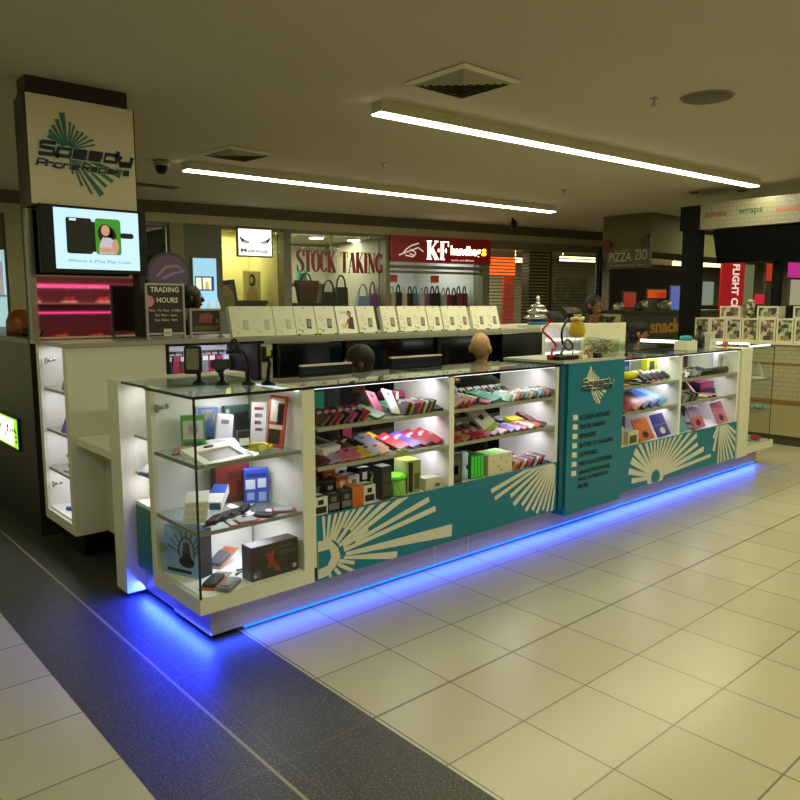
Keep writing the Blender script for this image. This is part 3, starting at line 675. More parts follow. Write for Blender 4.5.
# ================================================================== shop fronts at the back
GW = glass((.95, .97, .93), 1.22)
def pane(n, s0, s1, z0, z1, o=.05):
    t = bpy.data.objects.new('window_%d' % n, None); COL.objects.link(t); t.location = SP((s0+s1)/2, o, z0); struct(t)
    SB().box(s0, o, z0, s1, o+.008, z1).build('pane', GW, t)
    SB().box(s0, o-.015, z1, s1, o+.03, z1+.05).box(s0, o-.015, z0-.05, s1, o+.03, z0).build('window_frame', M('#75705a', .5), t)
pane(1, -1.45, .24, .15, 2.67); pane(2, .97, 1.90, .15, 2.67); pane(3, 2.02, 3.66, .15, 2.67); pane(4, 3.73, 5.60, .15, 2.2)
def lightbox(name, label, s0, z0, s1, z1, o, col, emit, cat='sign', depth=.05):
    t = root(name, label, cat, SP((s0+s1)/2, o, z0))
    SB().box(s0-.02, o+.002, z0-.02, s1+.02, o+depth, z1+.02).build('case', M('#55523f', .5), t)
    SB().quad((s0, o, z0), (s1, o, z0), (s1, o, z1), (s0, o, z1)).build('face', M(col, .5, emit=emit), t)
    return t
# blue lit showcase far left
t = lightbox('lit_wall_showcase', 'pale blue lit wall showcase at the left edge, left of the sign column', -2.4, 1.1, -1.78, 2.27, -.06, '#a9cfd6', .7, 'display case', .05)
SB().box(-2.4, -.2, 1.70, -1.78, -.061, 1.72).build('shelf', M('#dfe8ea', .3), t)
for s, h, c, l in ((-1.84, .40, '#d9d2ee', 'pale lilac tall box on the lit wall showcase shelf'), (-1.90, .36, '#5a3a86', 'purple tall box on the lit wall showcase shelf'), (-1.97, .27, '#44306a', 'dark violet box on the lit wall showcase shelf'), (-2.04, .22, '#b0522c', 'orange brown box on the lit wall showcase shelf')):
    tag(SB().box(s-.028, -.17, 1.721, s+.028, -.08, 1.72+h).box(s-.02, -.172, 1.76, s+.02, -.17, 1.70+h*.6, 1).build('boxed_product', [M(c, .5, emit=.25), M('#efe9f4', .5, emit=.2)]), l, 'box')
# grey wall: light blue display panel with picture
t = lightbox('lit_poster_panel', 'tall pale blue lit panel with a small picture on the grey wall', .54, 1.55, .87, 2.25, -.03, '#8fc0e0', .9)
d = SB().quad((.56, -.033, 1.80), (.83, -.033, 1.80), (.83, -.033, 2.0), (.56, -.033, 2.0), 0).quad((.575, -.0335, 1.82), (.65, -.0335, 1.82), (.65, -.0335, 1.98), (.575, -.0335, 1.98), 1).quad((.67, -.0335, 1.82), (.79, -.0335, 1.82), (.79, -.0335, 1.98), (.67, -.0335, 1.98), 1)
d.poly([(.70, -.034, 1.82), (.76, -.034, 1.82), (.75, -.034, 1.9), (.735, -.034, 1.94), (.71, -.034, 1.9)], 2)
d.build('picture', [M('#243f9a', .5, emit=.5), M('#e9ebc0', .5, emit=.9), M('#d2c070', .5, emit=.6)], t)
for i, s in enumerate((.60, .72, .84)):
    o = SB().build('x', WHITE) if False else MB().lathe([(.035, 0), (.04, .05), (.03, .1), (.008, .16), (.006, .2)], n=12)
    p = SP(s, -.14, 0)
    place(o, M('#dfeef5', .3, emit=.3), 'white_bottle', ('left', 'middle', 'right')[i]+' white cone bottle of three at the foot of the blue lit panel', 'bottle', (p.x, p.y, 1.50), group='white cone bottles')
tag(SB().box(.5, -.26, 0, .95, -.04, 1.5).build('pedestal', M('#5f6468', .5)), 'grey pedestal carrying white cone bottles under the blue panel', 'pedestal')
# round purple sign
t = root('round_sign', 'round dark purple sign behind the trading hours sign', 'sign', SP(.1, -.3, 1.2))
pts = [SP(.14+.30*math.cos(R(a)), -.3, 2.0+.30*math.sin(R(a))) for a in range(0, 360, 12)]
pp = [SP(.14+.26*math.cos(R(a)), -.302, 2.0+.26*math.sin(R(a))) for a in range(0, 360, 12)]
MB().prism(pts, _n*.04).build('disc', M('#2a1f2c', .4), t); MB().poly(pp).build('face', M('#5a3f66', .4), t)
d = SB(); d.strokes([[(-.02, 1.98), (.1, 2.1), (.25, 2.12), (.33, 2.05), (.2, 2.02), (.05, 1.95)]], (0, -.304, 0), X, Z3, .035); d.build('emblem', M('#8f7a96', .4), t)
SB().box(.12, -.29, 0, .16, -.27, 1.72).build('post', DARK, t)
# makeup shop
t = lightbox('makeup_sign', 'white lightbox sign with two eyes and the word Makeup', 1.20, 2.31, 1.70, 2.685, -.045, '#f2f6f6', 1.05)
d = SB()
for sx, c in ((1, 1.30), (-1, 1.60)):
    d.poly([(c+sx*q*.5, -.048, z) for q, z in ((-.08, 2.545), (-.15, 2.58), (-.17, 2.56), (-.10, 2.50), (.0, 2.475), (.10, 2.49), (.16, 2.50), (.04, 2.52))][::sx], 0)
    d.poly([(c+sx*q*.5, -.049, z) for q, z in ((-.04, 2.52), (.10, 2.50), (.02, 2.485), (-.06, 2.49))][::sx], 1)
d.text('Makeup', (1.23, -.048, 2.335), X, Z3, .42, .075, 2, 0, .01)
d.build('print', [M('#3d4a58', .5), M('#9fc0c6', .5, emit=.8), M('#5a6470', .5)], t)
t = root('leaning_picture', 'dark framed picture leaning in the makeup shop window', 'picture', SP(1.15, .25, 1.3))
d = SB(); d.prism([(1.02, .3, 1.40), (1.30, .22, 1.38), (1.24, .3, 1.98), (1.02, .36, 1.95)], (0, .04, 0)); d.build('frame', M('#201710', .4), t)
d = SB(); d.poly([(1.06, .28, 1.45), (1.24, .225, 1.44), (1.20, .285, 1.9), (1.06, .34, 1.88)]); d.build('print', mottled('mat_portrait', ['#4a3f25', '#7d7048', '#5f5230', '#8f8458'], 6), t)
t = root('beauty_poster', 'pale poster of a dark haired woman on the makeup shop wall', 'poster', SP(1.66, .7, 1.672))
d = SB().box(1.52, .70, 1.672, 1.80, .72, 2.12); d.build('sheet', M('#c9bd86', .6), t)
d = SB(); yo = .695
ell2 = lambda x, z, rx, rz, o, m: d.poly([(x+rx*math.cos(R(a)), o, z+rz*math.sin(R(a))) for a in range(0, 360, 24)], m)
ell2(1.66, 1.98, .055, .10, yo, 0); ell2(1.645, 1.985, .035, .055, yo-.003, 1); d.poly([(1.56, yo-.002, 1.68), (1.76, yo-.002, 1.68), (1.74, yo-.002, 1.82), (1.68, yo-.002, 1.9), (1.62, yo-.002, 1.88), (1.57, yo-.002, 1.78)], 1)
d.build('figure', [M('#2a2018', .6), M('#b9966a', .6)], t)
tag(SB().box(1.24, .47, 0, 1.80, .75, 1.62).box(1.22, .45, 1.62, 1.82, .77, 1.67).build('window_bench', M('#3b3620', .5)), 'dark low bench under the poster in the makeup window', 'bench')
for i, s in enumerate((1.05, 1.45)):
    tag(SB().lathe([(.06, 2.69), (.065, 2.699)], (s, .5, 0), 14).build('downlight', M('#fff6cf', .5, emit=8)), ('left', 'right')[i]+' small bright downlight inside the makeup shop', 'light')
pm = SP(1.45, 1.1, 2.62); area('makeup_light', pm, (.8, .3), 13, (1., .95, .50), (R(25), 0, math.atan2(_u.y, _u.x)))
pm = SP(1.45, .6, 2.6); area('makeup_light', pm, (.6, .3), 4, (1., .96, .6))
# STOCK TAKING window
GL = {'S': (.62, [[(.56, .72, .05), (.54, .9, .05), (.42, .97, .06), (.28, .98, .10), (.12, .9, .17), (.08, .76, .20), (.16, .62, .2), (.34, .5, .22), (.5, .36, .2), (.54, .22, .2), (.48, .1, .16), (.34, .02, .08), (.2, .03, .05), (.08, .12, .05), (.05, .3, .05)], [(.57, .72), (.57, .98)], [(.04, .02), (.04, .3)]]),
      'T': (.7, [[(.35, 0, .2), (.35, 1, .2)], [(.02, .975), (.68, .975)], [(.035, .99), (.035, .74)], [(.665, .99), (.665, .74)], [(.2, .02), (.5, .02)]]),
      'O': (.72, [[(.36+.28*math.cos(R(a)), .5+.47*math.sin(R(a)), .06+.15*abs(math.cos(R(a)))) for a in range(0, 361, 20)]]),
      'C': (.68, [[(.36+.28*math.cos(R(a)), .5+.47*math.sin(R(a)), .05+.16*abs(math.cos(R(a)))) for a in range(40, 321, 20)], [(.61, .7), (.61, .97)]]),
      'K': (.76, [[(.16, 0, .2), (.16, 1, .2)], [(.02, .02), (.32, .02)], [(.02, .98), (.32, .98)], [(.6, .97, .06), (.22, .42, .06)], [(.32, .55, .2), (.62, .02, .2)], [(.48, .98), (.72, .98)], [(.48, .02), (.76, .02)]]),
      'A': (.74, [[(.1, .02, .06), (.36, .98, .06)], [(.38, .96, .2), (.6, .02, .2)], [(.2, .34), (.52, .34)], [(0, .02), (.22, .02)], [(.46, .02), (.74, .02)]]),
      'I': (.36, [[(.18, 0, .2), (.18, 1, .2)], [(.04, .02), (.32, .02)], [(.04, .98), (.32, .98)]]),
      'N': (.76, [[(.14, 0, .06), (.14, 1, .06)], [(.14, .96, .2), (.6, .05, .2)], [(.62, 0, .06), (.62, 1, .06)], [(.02, .02), (.28, .02)], [(.02, .98), (.2, .98)], [(.48, .98), (.74, .98)]]),
      'G': (.72, [[(.36+.28*math.cos(R(a)), .5+.47*math.sin(R(a)), .05+.16*abs(math.cos(R(a)))) for a in range(40, 321, 20)], [(.61, .7), (.61, .97)], [(.6, .05, .14), (.6, .42, .14)], [(.46, .42), (.72, .42)]]),
      'F': (.66, [[(.16, 0, .2), (.16, 1, .2)], [(.02, .02), (.34, .02)], [(.02, .975), (.6, .975)], [(.585, .99), (.585, .72)], [(.16, .5), (.44, .5)], [(.43, .38), (.43, .62)]]), ' ': (.42, [])}
BOLD = [1.0]
def serif(mb, word, o, ux, uz, w, h, m=0):
    tot = sum(GL[c][0] for c in word); k = w/tot; x = 0
    for c in word:
        a, ls = GL[c]
        for ln in ls:
            mb.strokes([[((x+p[0])*k, p[1]*h, (p[2] if len(p) > 2 else .05)*k*BOLD[0]) for p in ln]], o, ux, uz, .05*k, m)
        x += a
d = SB(); BOLD[0] = 1.5; serif(d, 'STOCK TAKING', (2.13, .035, 2.10), X, Z3, 1.50, .325, 0); BOLD[0] = 1.0
tag(d.build('window_lettering', M('#820a14', .4)), 'dark red STOCK TAKING lettering across the shop window', 'sign')
for s, o_, l in ((2.86, .9, 'round bright downlight above the word STOCK'), (4.0-.38, 1.0, 'round bright downlight above the word TAKING')):
    p = SP(s, o_, 0); tag(MB().lathe([(.11, 2.685), (.115, 2.699)], (p.x, p.y, 0), 18).build('downlight', M('#fffbe8', .5, emit=9)), l, 'light')
t = root('red_handbag', 'dark red structured handbag on a stand in the STOCK TAKING window', 'handbag', SP(2.4, .3, 1.62))
SB().prism([(2.28, .25, 1.63), (2.54, .25, 1.63), (2.60, .25, 1.98), (2.22, .25, 1.98)], (0, .12, 0)).build('body', M('#3f1412', .4), t)
SB().box(2.24, .235, 1.88, 2.58, .249, 1.96).build('flap', M('#5a1c18', .4), t)
SB().box(2.2, .2, 1.55, 2.62, .42, 1.63).build('stand', DARK, t)
SB().tube([(2.32, .31, 1.98), (2.34, .31, 2.06), (2.40, .31, 2.10), (2.46, .31, 2.06), (2.48, .31, 1.98)], .012).build('handle', BLACK, t)
def bag(s, o_, z, w, h, col, label, hc=None, hh=.2, group=None):
    t = root('handbag', label, 'handbag', SP(s, o_, z), group)
    SB().prism([(s-w/2, o_, z), (s+w/2, o_, z), (s+w*.42, o_, z+h), (s-w*.42, o_, z+h)], (0, .1, 0)).build('body', M(col, .4), t)
    SB().tube([(s+w*.36*math.cos(R(a)), o_+.05, z+h-.01+hh*math.sin(R(a))) for a in range(0, 181, 20)], .014, 6).build('handle', M(hc or col, .4), t)
    return t
tag(SB().box(2.2, .15, 0, 3.6, .5, 1.545).build('window_plinth', M('#5c5a4e', .6)), 'grey display plinth behind the STOCK TAKING window', 'plinth')
bag(2.78, .25, 1.546, .25, .26, '#171512', 'black handbag left of the red handbag stand gap', group=None)['label'] = 'black handbag in the STOCK TAKING window, right of the red one'
bag(3.03, .3, 1.546, .22, .34, '#1d1a14', 'tall dark olive handbag in the middle of the STOCK TAKING window')
bag(3.40, .25, 1.546, .22, .20, '#6f86b4', 'blue handbag in the STOCK TAKING window, nearer the right frame')
bag(3.58, .25, 1.546, .13, .24, '#7c3f8e', 'purple handbag at the right frame of the STOCK TAKING window')
bag(2.30, .8, 1.95, .2, .18, '#cfd0c0', 'white handbag on a shelf behind the red handbag'); bag(2.56, .8, 1.95, .16, .17, '#3a9a84', 'teal handbag on a shelf behind the red handbag')
tag(SB().box(2.1, .7, 1.90, 2.9, 1.0, 1.949).box(2.1, .72, 0, 2.14, .98, 1.9).box(2.86, .72, 0, 2.9, .98, 1.9).build('display_shelf', M('#75725f', .5)), 'shelf behind the red handbag in the STOCK TAKING window', 'shelf')
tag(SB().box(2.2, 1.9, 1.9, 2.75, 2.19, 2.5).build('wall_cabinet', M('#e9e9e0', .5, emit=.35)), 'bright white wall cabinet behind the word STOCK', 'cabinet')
tag(SB().tube([(2.84, .3, 2.699), (2.84, .3, 2.2)], .012, 6).box(2.79, .28, 2.1, 2.89, .3, 2.2).build('hanging_tag', M('#c9c4ae', .5)), 'pale hanging tag on a cord in the STOCK TAKING window', 'tag')
ps = SP(2.85, 1.1, 2.66); area('shop_light_or_fill', ps, (1.4, .8), 40, (1., .95, .75))
# KF handbags
t = root('handbag_shop_sign', 'dark red illuminated K F handbags sign above the shop window', 'sign', SP(4.7, -.12, 2.3))
SB().box(3.71, -.10, 2.30, 5.72, .1, 2.715).build('board', M('#7a0d12', .4, emit=.12), t)
d = SB()
d.strokes([[(4.05, 2.42), (4.12, 2.50), (4.22, 2.56), (4.36, 2.60)], [(3.98, 2.40), (4.15, 2.46), (4.35, 2.53), (4.45, 2.47)], [(4.1, 2.40), (4.25, 2.38), (4.3, 2.43)], [(4.2, 2.5), (4.3, 2.45), (4.28, 2.40), (4.18, 2.43)]], (-.13, -.104, 0), X, Z3, .022, 0); d.build('emblem', M('#e0c9c4', .5, emit=.5), t)
d = SB(); serif(d, 'K', (4.38, -.104, 2.35), X, Z3, .25, .30); serif(d, 'F', (4.65, -.104, 2.35), X, Z3, .19, .30); d.poly([(4.625+.022*math.cos(i), -.104, 2.5+.03*math.sin(i)) for i in range(6)])
d.build('initials', M('#ffd9cf', .5, emit=5), t)
d = SB().text('handbag', (4.87, -.104, 2.39), X, Z3, .63, .20, 0, 0, .04).text('s', (5.52, -.104, 2.44), X, Z3, .10, .12, 1, 0, .03).text('quality and different', (4.88, -.104, 2.325), X, Z3, .48, .045, 2)
d.build('lettering', [M('#ffe3b0', .5, emit=5), M('#ffd21c', .5, emit=4), M('#f2b3a6', .5, emit=1.2)], t)
tag(SB().box(3.73, -.02, 2.2, 5.60, .1, 2.25).box(3.73, -.01, 2.12, 5.6, .03, 2.16).build('window_transom', M('#6b6650', .5)), 'grey transom bar below the K F handbags sign', 'bar')
tag(SB().box(3.9, .3, 0, 5.5, .8, 1.55).build('shop_counter', M('#8a8678', .5)), 'pale counter behind the K F window carrying handbags', 'counter')
random.seed(11)
BC = [('#1c1a1c', 'black'), ('#5b1522', 'burgundy'), ('#4c6d9a', 'blue'), ('#b9aa98', 'beige'), ('#26233a', 'navy'), ('#8b1c34', 'crimson'), ('#a4a6a8', 'silver'), ('#7a4a72', 'mauve'), ('#31262a', 'charcoal')]
ORD = ['first', 'second', 'third', 'fourth', 'fifth', 'sixth', 'seventh', 'eighth', 'ninth', 'tenth', 'eleventh', 'twelfth', 'thirteenth', 'fourteenth', 'fifteenth', 'sixteenth', 'seventeenth', 'eighteenth']
for i in range(15):
    c, cn = BC[[0, 3, 0, 3, 0, 2, 6, 7, 4, 8, 6, 5, 8, 5, 1][i]]
    bag(3.88+i*.115, .30+.02*(i % 2), 1.551, .092, .22+.05*random.random(), c, '%s handbag, %s from the left in the K F window row' % (cn, ORD[i]), hh=.13, group='handbags in the K F window')
for i, s in enumerate((3.88, 4.72)): tag(SB().box(s, .28, 1.98, s+.17, .285, 2.1).tube([(s+.085, .283, 2.1), (s+.085, .283, 2.69)], .004, 5).build('price_card', M('#b4402c', .5, emit=.15)), 'red price card hanging over the %s of the K F handbag row' % ('left end', 'middle')[i], 'card')
ps = SP(4.6, .9, 2.66); area('shop_light_or_fill', ps, (1.5, .5), 30, (.9, .97, 1.))
ps = SP(13.2, 1.2, 2.6); area('shop_light_or_fill', ps, (4, .6), 60, (1., .95, .7))  # added lamp without a fitting, brightens the far shop's rear wall
# roller shutters and what glows behind
for k, (s0, s1) in enumerate(((5.73, 7.2), (7.2, 8.42))):
    t = root('roller_shutter', ('left', 'right')[k]+' see-through roller shutter beside the K F shop', 'shutter', SP((s0+s1)/2, .0, 0), 'roller shutters')
    d = SB()
    for i in range(44):
        z = .02+i*.058; d.box(s0+.03, .0, z, s1-.03, .012, z+.022)
    d.build('slats', M('#8d866a', .45), t)
    SB().box(s0, -.02, 0, s0+.03, .03, 2.6).box(s1-.03, -.02, 0, s1, .03, 2.6).build('guide', M('#3a3629', .5), t)
    SB().box(s0, -.05, 2.58, s1, .12, 2.715).build('housing', M('#6b6550', .6), t)
tag(SB().box(5.76, .5, 2.16, 6.78, .55, 2.48, 0).build('orange_neon_sign', M('#ff5a18', .5, emit=1.6)), 'glowing orange sign behind the left shutter', 'sign')
tag(SB().box(6.76, .8, 0, 7.02, .85, 2.15).build('red_banner', M('#a8301c', .5, emit=.35)), 'dull red banner standing behind the left shutter', 'banner')
for s0, s1, z, l in ((6.83, 7.15, 2.40, 'short tube light behind the left shutter'), (8.05, 9.1, 2.47, 'long tube light behind the right shutter')):
    tag(SB().box(s0, .6, z, s1, .66, z+.09).box(s0+.05, .62, z+.09, s0+.06, .63, 2.70).box(s1-.06, .62, z+.09, s1-.05, .63, 2.70).build('tube_light', M('#ffeeb0', .5, emit=3)), l, 'light')
tag(SB().box(6.95, .3, 0, 7.42, .5, 2.69).build('shop_pillar', M('#191713', .5)), 'black pillar just behind the shutters', 'pillar')
tag(SB().box(8.1, 1.4, 0, 9.6, 1.7, 2.2).build('shop_cupboard', mottled('mat_goods', ['#4a4a3a', '#5d5b48', '#6f7468', '#3a3a30'], 7)), 'grey stocked cupboard behind the right shutter', 'cupboard')
tag(SB().box(6.0, 1.5, 0, 6.7, 1.9, 2.0).build('shop_cupboard', M('#8b8766', .6)), 'pale cupboard behind the left shutter', 'cupboard')
ps = SP(7.2, 1.6, 2.6); area('shop_light_or_fill', ps, (2, .5), 110, (1., .95, .66))
# bunting
bz = lambda s: 1.97-.10*math.sin(PI*(s-8.6)/1.3)+.16*(s-8.6)/1.3
d = SB().tube([(8.6+i*.13, -.15, bz(8.6+i*.13)) for i in range(11)], .006, 5)
for i in range(4):
    s = 8.7+i*.3; d.add([(s, -.152, bz(s)), (s+.17, -.152, bz(s+.17)), (s+.08, -.152, bz(s)-.24)], [(0, 2, 1)])
tag(d.build('bunting', M('#a9a892', .6)), 'string of pale triangular bunting flags beside the shutters', 'bunting')

# ================================================================== the far right: snack counter, bulkhead, banners
t = root('snack_counter', 'dark snack counter with mustard lettering seen past the kiosk', 'counter', (10.4, 6.2, 0))
MB().box(9.5, 5.85, .0, 13, 6.32, 1.485).build('body', M('#37301c', .5), t)
MB().box(9.48, 5.83, 1.485, 13, 6.9, 1.52).build('countertop', M('#1d1a14', .35), t)
MB().box(9.488, 5.9, .2, 9.4999, 6.3, 1.47).build('side_panel', M('#8b8456', .5), t)
d = MB().text('snack', (10.21, 5.847, 1.17), X, Z3, .93, .22, 0, 0, .04); d.build('lettering', M('#a8741c', .5, emit=.1), t)
d = MB(); d.text('ing', (9.486, 6.28, 1.32), (0, -1, 0), Z3, .3, .14, 0, .2, .07); d.build('side_lettering', M('#1a1812', .5), t)
t = root('ceiling_bulkhead', 'olive box bulkhead hanging from the ceiling over the snack counter', 'bulkhead', (12, 6.8, 2.3))
MB().box(10.45, 6.03, 2.41, 14.5, 6.88, 2.999).build('box', M('#605837', .8), t)
MB().box(10.46, 6.1, 2.395, 10.56, 6.8, 2.4095).build('light_strip', M('#fff3cf', .5, emit=2), t)
t = root('eatery_sign', 'cut-out pale lettered eatery sign with a dark red mark under the bulkhead', 'sign', (10.42, 6.4, 2.17))
d = MB(); xs = 10.40
d.box(10.405, 6.0, 2.17, 10.435, 6.78, 2.47, 0); d.box(10.402, 6.01, 2.4701, 10.43, 6.17, 2.62, 3); d.tube([(10.42, 6.7, 2.47), (10.47, 6.7, 2.6)], .01, 6); d.tube([(10.42, 6.08, 2.62), (10.47, 6.08, 2.7)], .01, 6)
d.poly([(xs, 6.77-.075*math.cos(R(a)), 2.52+.11*math.sin(R(a))) for a in range(0, 360, 24)], 1)
d.text('PIZZA', (xs, 6.72, 2.28), (0, -1, 0), Z3, .40, .14, 2, 0, .01).text('ZIO', (xs, 6.27, 2.29), (0, -1, 0), Z3, .22, .16, 2, 0, .01).text('cucina', (xs, 6.62, 2.435), (0, -1, 0), Z3, .24, .03, 2)
d.text('fresh every day', (xs, 6.7, 2.20), (0, -1, 0), Z3, .6, .035, 2)
d.build('board', [M('#4b452b', .6), M('#5c1a18', .5), M('#a59d84', .5), M('#241c17', .5)], t)
t = root('eatery_back_wall', 'dark maroon back wall panel of the snack counter', 'panel', (12.5, 7.5, 1.52))
MB().box(11.72, 7.5, 0, 14.4, 7.55, 2.29).build('panel', M('#2a1712', .6), t)
for x0, x1, y, z0, z1, c, e, l in ((10.7, 11.05, 6.6, 1.56, 1.80, '#a02420', .3, 'small red framed menu board on the snack counter'), (11.6, 12.2, 6.7, 1.72, 1.86, '#c2421c', .5, 'orange red lit sign at the rear of the snack counter'), (12.0, 12.35, 6.5, 1.52, 1.92, '#4f5fb4', .4, 'blue and violet poster at the right end of the snack counter')):
    t = root('menu_board', l, 'sign', ((x0+x1)/2, y, 1.521))
    MB().box(x0, y, z0, x1, y+.02, z1).build('face', M(c, .5, emit=e), t)
    MB().box(x0-.02, y+.021, 1.521, x1+.02, y+.04, z1+.02).build('frame', M('#4a4238', .5), t)
def pot(x, y, r, h, c, l, lid=True):
    t = root('food_container', l, 'container', (x, y, 1.52))
    MB().lathe([(r*.9, 1.521), (r, 1.521+h*.3), (r, 1.52+h)], (x, y, 0), 14).build('body', M(c, .35), t)
    if lid: MB().lathe([(r*1.04, 1.5205+h), (r*.7, 1.53+h), (.01, 1.54+h)], (x, y, 0), 14).build('lid', M('#3c3a33', .3), t)
for i, (x, r, h, c) in enumerate(((9.72, .07, .09, '#8d8a78'), (9.90, .06, .11, '#aaa58f'), (10.06, .08, .08, '#77745f'), (10.30, .07, .1, '#3a352a'), (10.52, .09, .09, '#55503e'), (10.78, .06, .14, '#8f8b70'), (11.05, .1, .12, '#6a6f5f'), (11.3, .09, .14, '#8e9186'))):
    pot(x, 6.1+.1*(i % 3), r, h, c, '%s container from the left on the snack counter top' % ORD[i])
# far glowing tubes of the other shops
for s0, s1, z, l in ((9.0, 9.12, 2.45, 'short bright light just right of the black post'), (10.2, 13.3, 2.62, 'long yellow white tube light in the far shop'), (10.6, 12.2, 2.42, 'dimmer tube light below the long one in the far shop')):
    tag(SB().box(s0, -.05, z, s1, .0, z+(.17 if s0 != 10.6 else .09)).box(s0+.04, -.03, z+.09, s0+.05, -.02, 2.999).box(s1-.05, -.03, z+.09, s1-.04, -.02, 2.999).build('tube_light', M('#fff0b4', .5, emit=3.5 if s0 != 10.6 else 1.5)), l, 'light')
t = root('travel_banner', 'tall red banner with white vertical FLIGHT lettering', 'banner', SP(12.55, -.2, 1.0))
SB().box(12.0, -.2, 1.0, 12.8, -.15, 2.53).build('board', M('#b3141a', .5, emit=.45), t)
d = SB().text('FLIGHT CENTRE', (12.36, -.205, 2.49), (0, 0, -1), (1, 0, 0), 1.5, .25, 0, 0, .03); d.build('lettering', M('#f4e6de', .5, emit=.7), t)
for s0, z0, s1, z1, c, e, l in ((11.5, 1.6, 11.88, 2.1, '#9fb4a8', .35, 'pale green lit window left of the red banner'), (12.87, 1.6, 13.3, 2.5, '#8a936f', .3, 'greenish lit wall panel right of the red banner'), (13.36, 1.62, 13.75, 1.85, '#c01e3a', .8, 'small bright red sign right of the red banner'), (13.75, 2.15, 14.3, 2.55, '#c43424', .6, 'orange red panel under the hanging screens'),
                            (14.6, 2.25, 15.9, 2.6, '#c22a8e', .7, 'bright magenta sign at the right edge'), (14.75, 1.6, 15.2, 2.2, '#cfc5a4', .4, 'pale lit doorway panel at the right edge'), (13.8, 1.6, 14.2, 2.1, '#4a4130', .2, 'brown stocked shelf panel beside the black post'), (15.3, 1.6, 15.9, 2.2, '#cdbf9f', .3, 'cream lit panel with red figures at the right edge')):
    lightbox('shop_light_box', l, s0, z0, s1, z1, -.1, c, e)
tag(SB().box(9.2, -.12, 0, 16.9, .25, 1.575).build('far_shop_counter', M('#1b1813', .6)), 'low black shop counter under the far lit panels', 'counter')
# ------------------------------------------------------------------ tiled food kiosk at the right
t = root('tiled_kiosk', 'cream tiled food kiosk counter at the right edge', 'counter', (9.2, 1.4, 0))
KX = 8.81
d = MB().box(KX, -2.0, .945, 9.5, 4.43, 1.15).box(KX, -2, .52, 9.5, 4.43, .92); d.build('tiled_front', tilewall_mat(1, .11, .052, '#a29b7e', '#968e6f', '#7f775b', .0, .003), t)
MB().box(KX-.005, -2, .92, 9.5, 4.435, .945).box(KX-.008, -2, .475, 9.5, 4.435, .52).build('band', M('#7d5a2c', .5), t)
MB().box(KX, -2, .11, 9.5, 4.43, .475).build('lower_front', M('#9a9068', .5), t)
MB().box(KX+.02, -2, 0, 9.5, 4.41, .11).build('kickboard', M('#403b2a', .5), t)
MB().box(KX-.02, -2, 1.15, 9.5, 4.45, 1.175).build('countertop', M('#cfc7a8', .35), t)
t = root('kiosk_post', 'black square post carrying the tiled canopy', 'post', (8.9, 4.55, 0))
MB().box(8.80, 4.46, 0, 8.99, 4.65, 2.51).build('post', M('#060606', .6, spec=.15), t)
MB().box(8.78, 4.44, 2.51, 9.6, 4.68, 2.80).build('bracket', M('#080807', .6, spec=.15), t)
tag(MB().box(9.15, 3.60, 1.176, 9.24, 3.69, 2.51).build('kiosk_post', M('#060606', .6, spec=.15)), 'slim black post under the canopy, right of the red banner', 'post')
t = root('tiled_canopy', 'white tiled canopy fascia with coloured words over the food kiosk', 'canopy', (9.0, 1.2, 2.5))
MB().box(KX, -2, 2.512, 9.2, 4.44, 2.82).build('fascia', tilewall_mat(1, .10, .05, '#7f7964', '#747059', '#625c48', .0, .003), t)
for y0, w, c, s_ in ((4.385, .27, '#7d1a10', 'juices'), (3.98, .28, '#1c451a', 'wraps'), (3.55, .38, '#9a4510', 'smoothies')):
    MB().text(s_, (KX-.003, y0, 2.635), (0, -1, 0), Z3, w, .075, 0, 0, .025).build('lettering', M(c, .5), t)
t = root('hanging_screens', 'row of black menu screens hanging under the tiled canopy', 'screen', (9.0, 1.6, 2.05))
for y1, y0 in ((4.30, 3.2), (3.18, 2.0)):
    MB().prism([(8.86, y1, 2.49), (9.02, y1, 2.11), (9.02, y0, 2.11), (8.86, y0, 2.49)], (.06, 0, .02)).build('screen', M('#040404', .4, spec=.15), t)
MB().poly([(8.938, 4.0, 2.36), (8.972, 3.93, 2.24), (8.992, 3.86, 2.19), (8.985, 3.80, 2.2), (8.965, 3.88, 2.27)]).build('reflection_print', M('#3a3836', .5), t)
# containers
MOT = [mottled('mat_mix_%d' % i, c, 26) for i, c in enumerate((['#3a3326', '#8d8468', '#4c4a30', '#b0a88a', '#5c3d2a'], ['#5a3a34', '#b5ad98', '#7a5c50', '#3c3a30', '#98705f'], ['#4a4f3a', '#a9a68c', '#2f3024', '#7d7a5c', '#8b8f70']))]
def bin_(y, z, w, h, x, k, label, group):
    t = root('topping_bin', label, 'container', (x+.1, y, z), group); b = .018; th = w/2
    MB().box(x, y-th, z, x+.2, y-th+b, z+h).box(x, y+th-b, z, x+.2, y+th, z+h).box(x, y-th+b, z, x+.2, y+th-b, z+b).box(x, y-th+b, z+h-b, x+.2, y+th-b, z+h).build('shell', M('#c9c4ac', .4), t)
    MB().box(x+.006, y-th+b, z+b, x+.19, y+th-b, z+h-b).build('contents', MOT[k % 3], t)
for i in range(11):
    bin_(4.37-i*.195, 1.176, .185, .27, 8.86, i, '%s topping bin from the left in the lower row on the tiled kiosk' % ORD[i], 'lower row of topping bins')
for i, (y, w) in enumerate(((4.04, .24), (3.60, .24), (3.2, .24), (2.8, .24))):
    bin_(y, 1.447, w, .14, 8.87, i+1, '%s topping bin from the left in the upper row on the tiled kiosk' % ORD[i], 'upper row of topping bins')
t = root('topping_jar', 'tall narrow jar between two upper topping bins on the tiled kiosk', 'jar', (8.95, 3.83, 1.447))
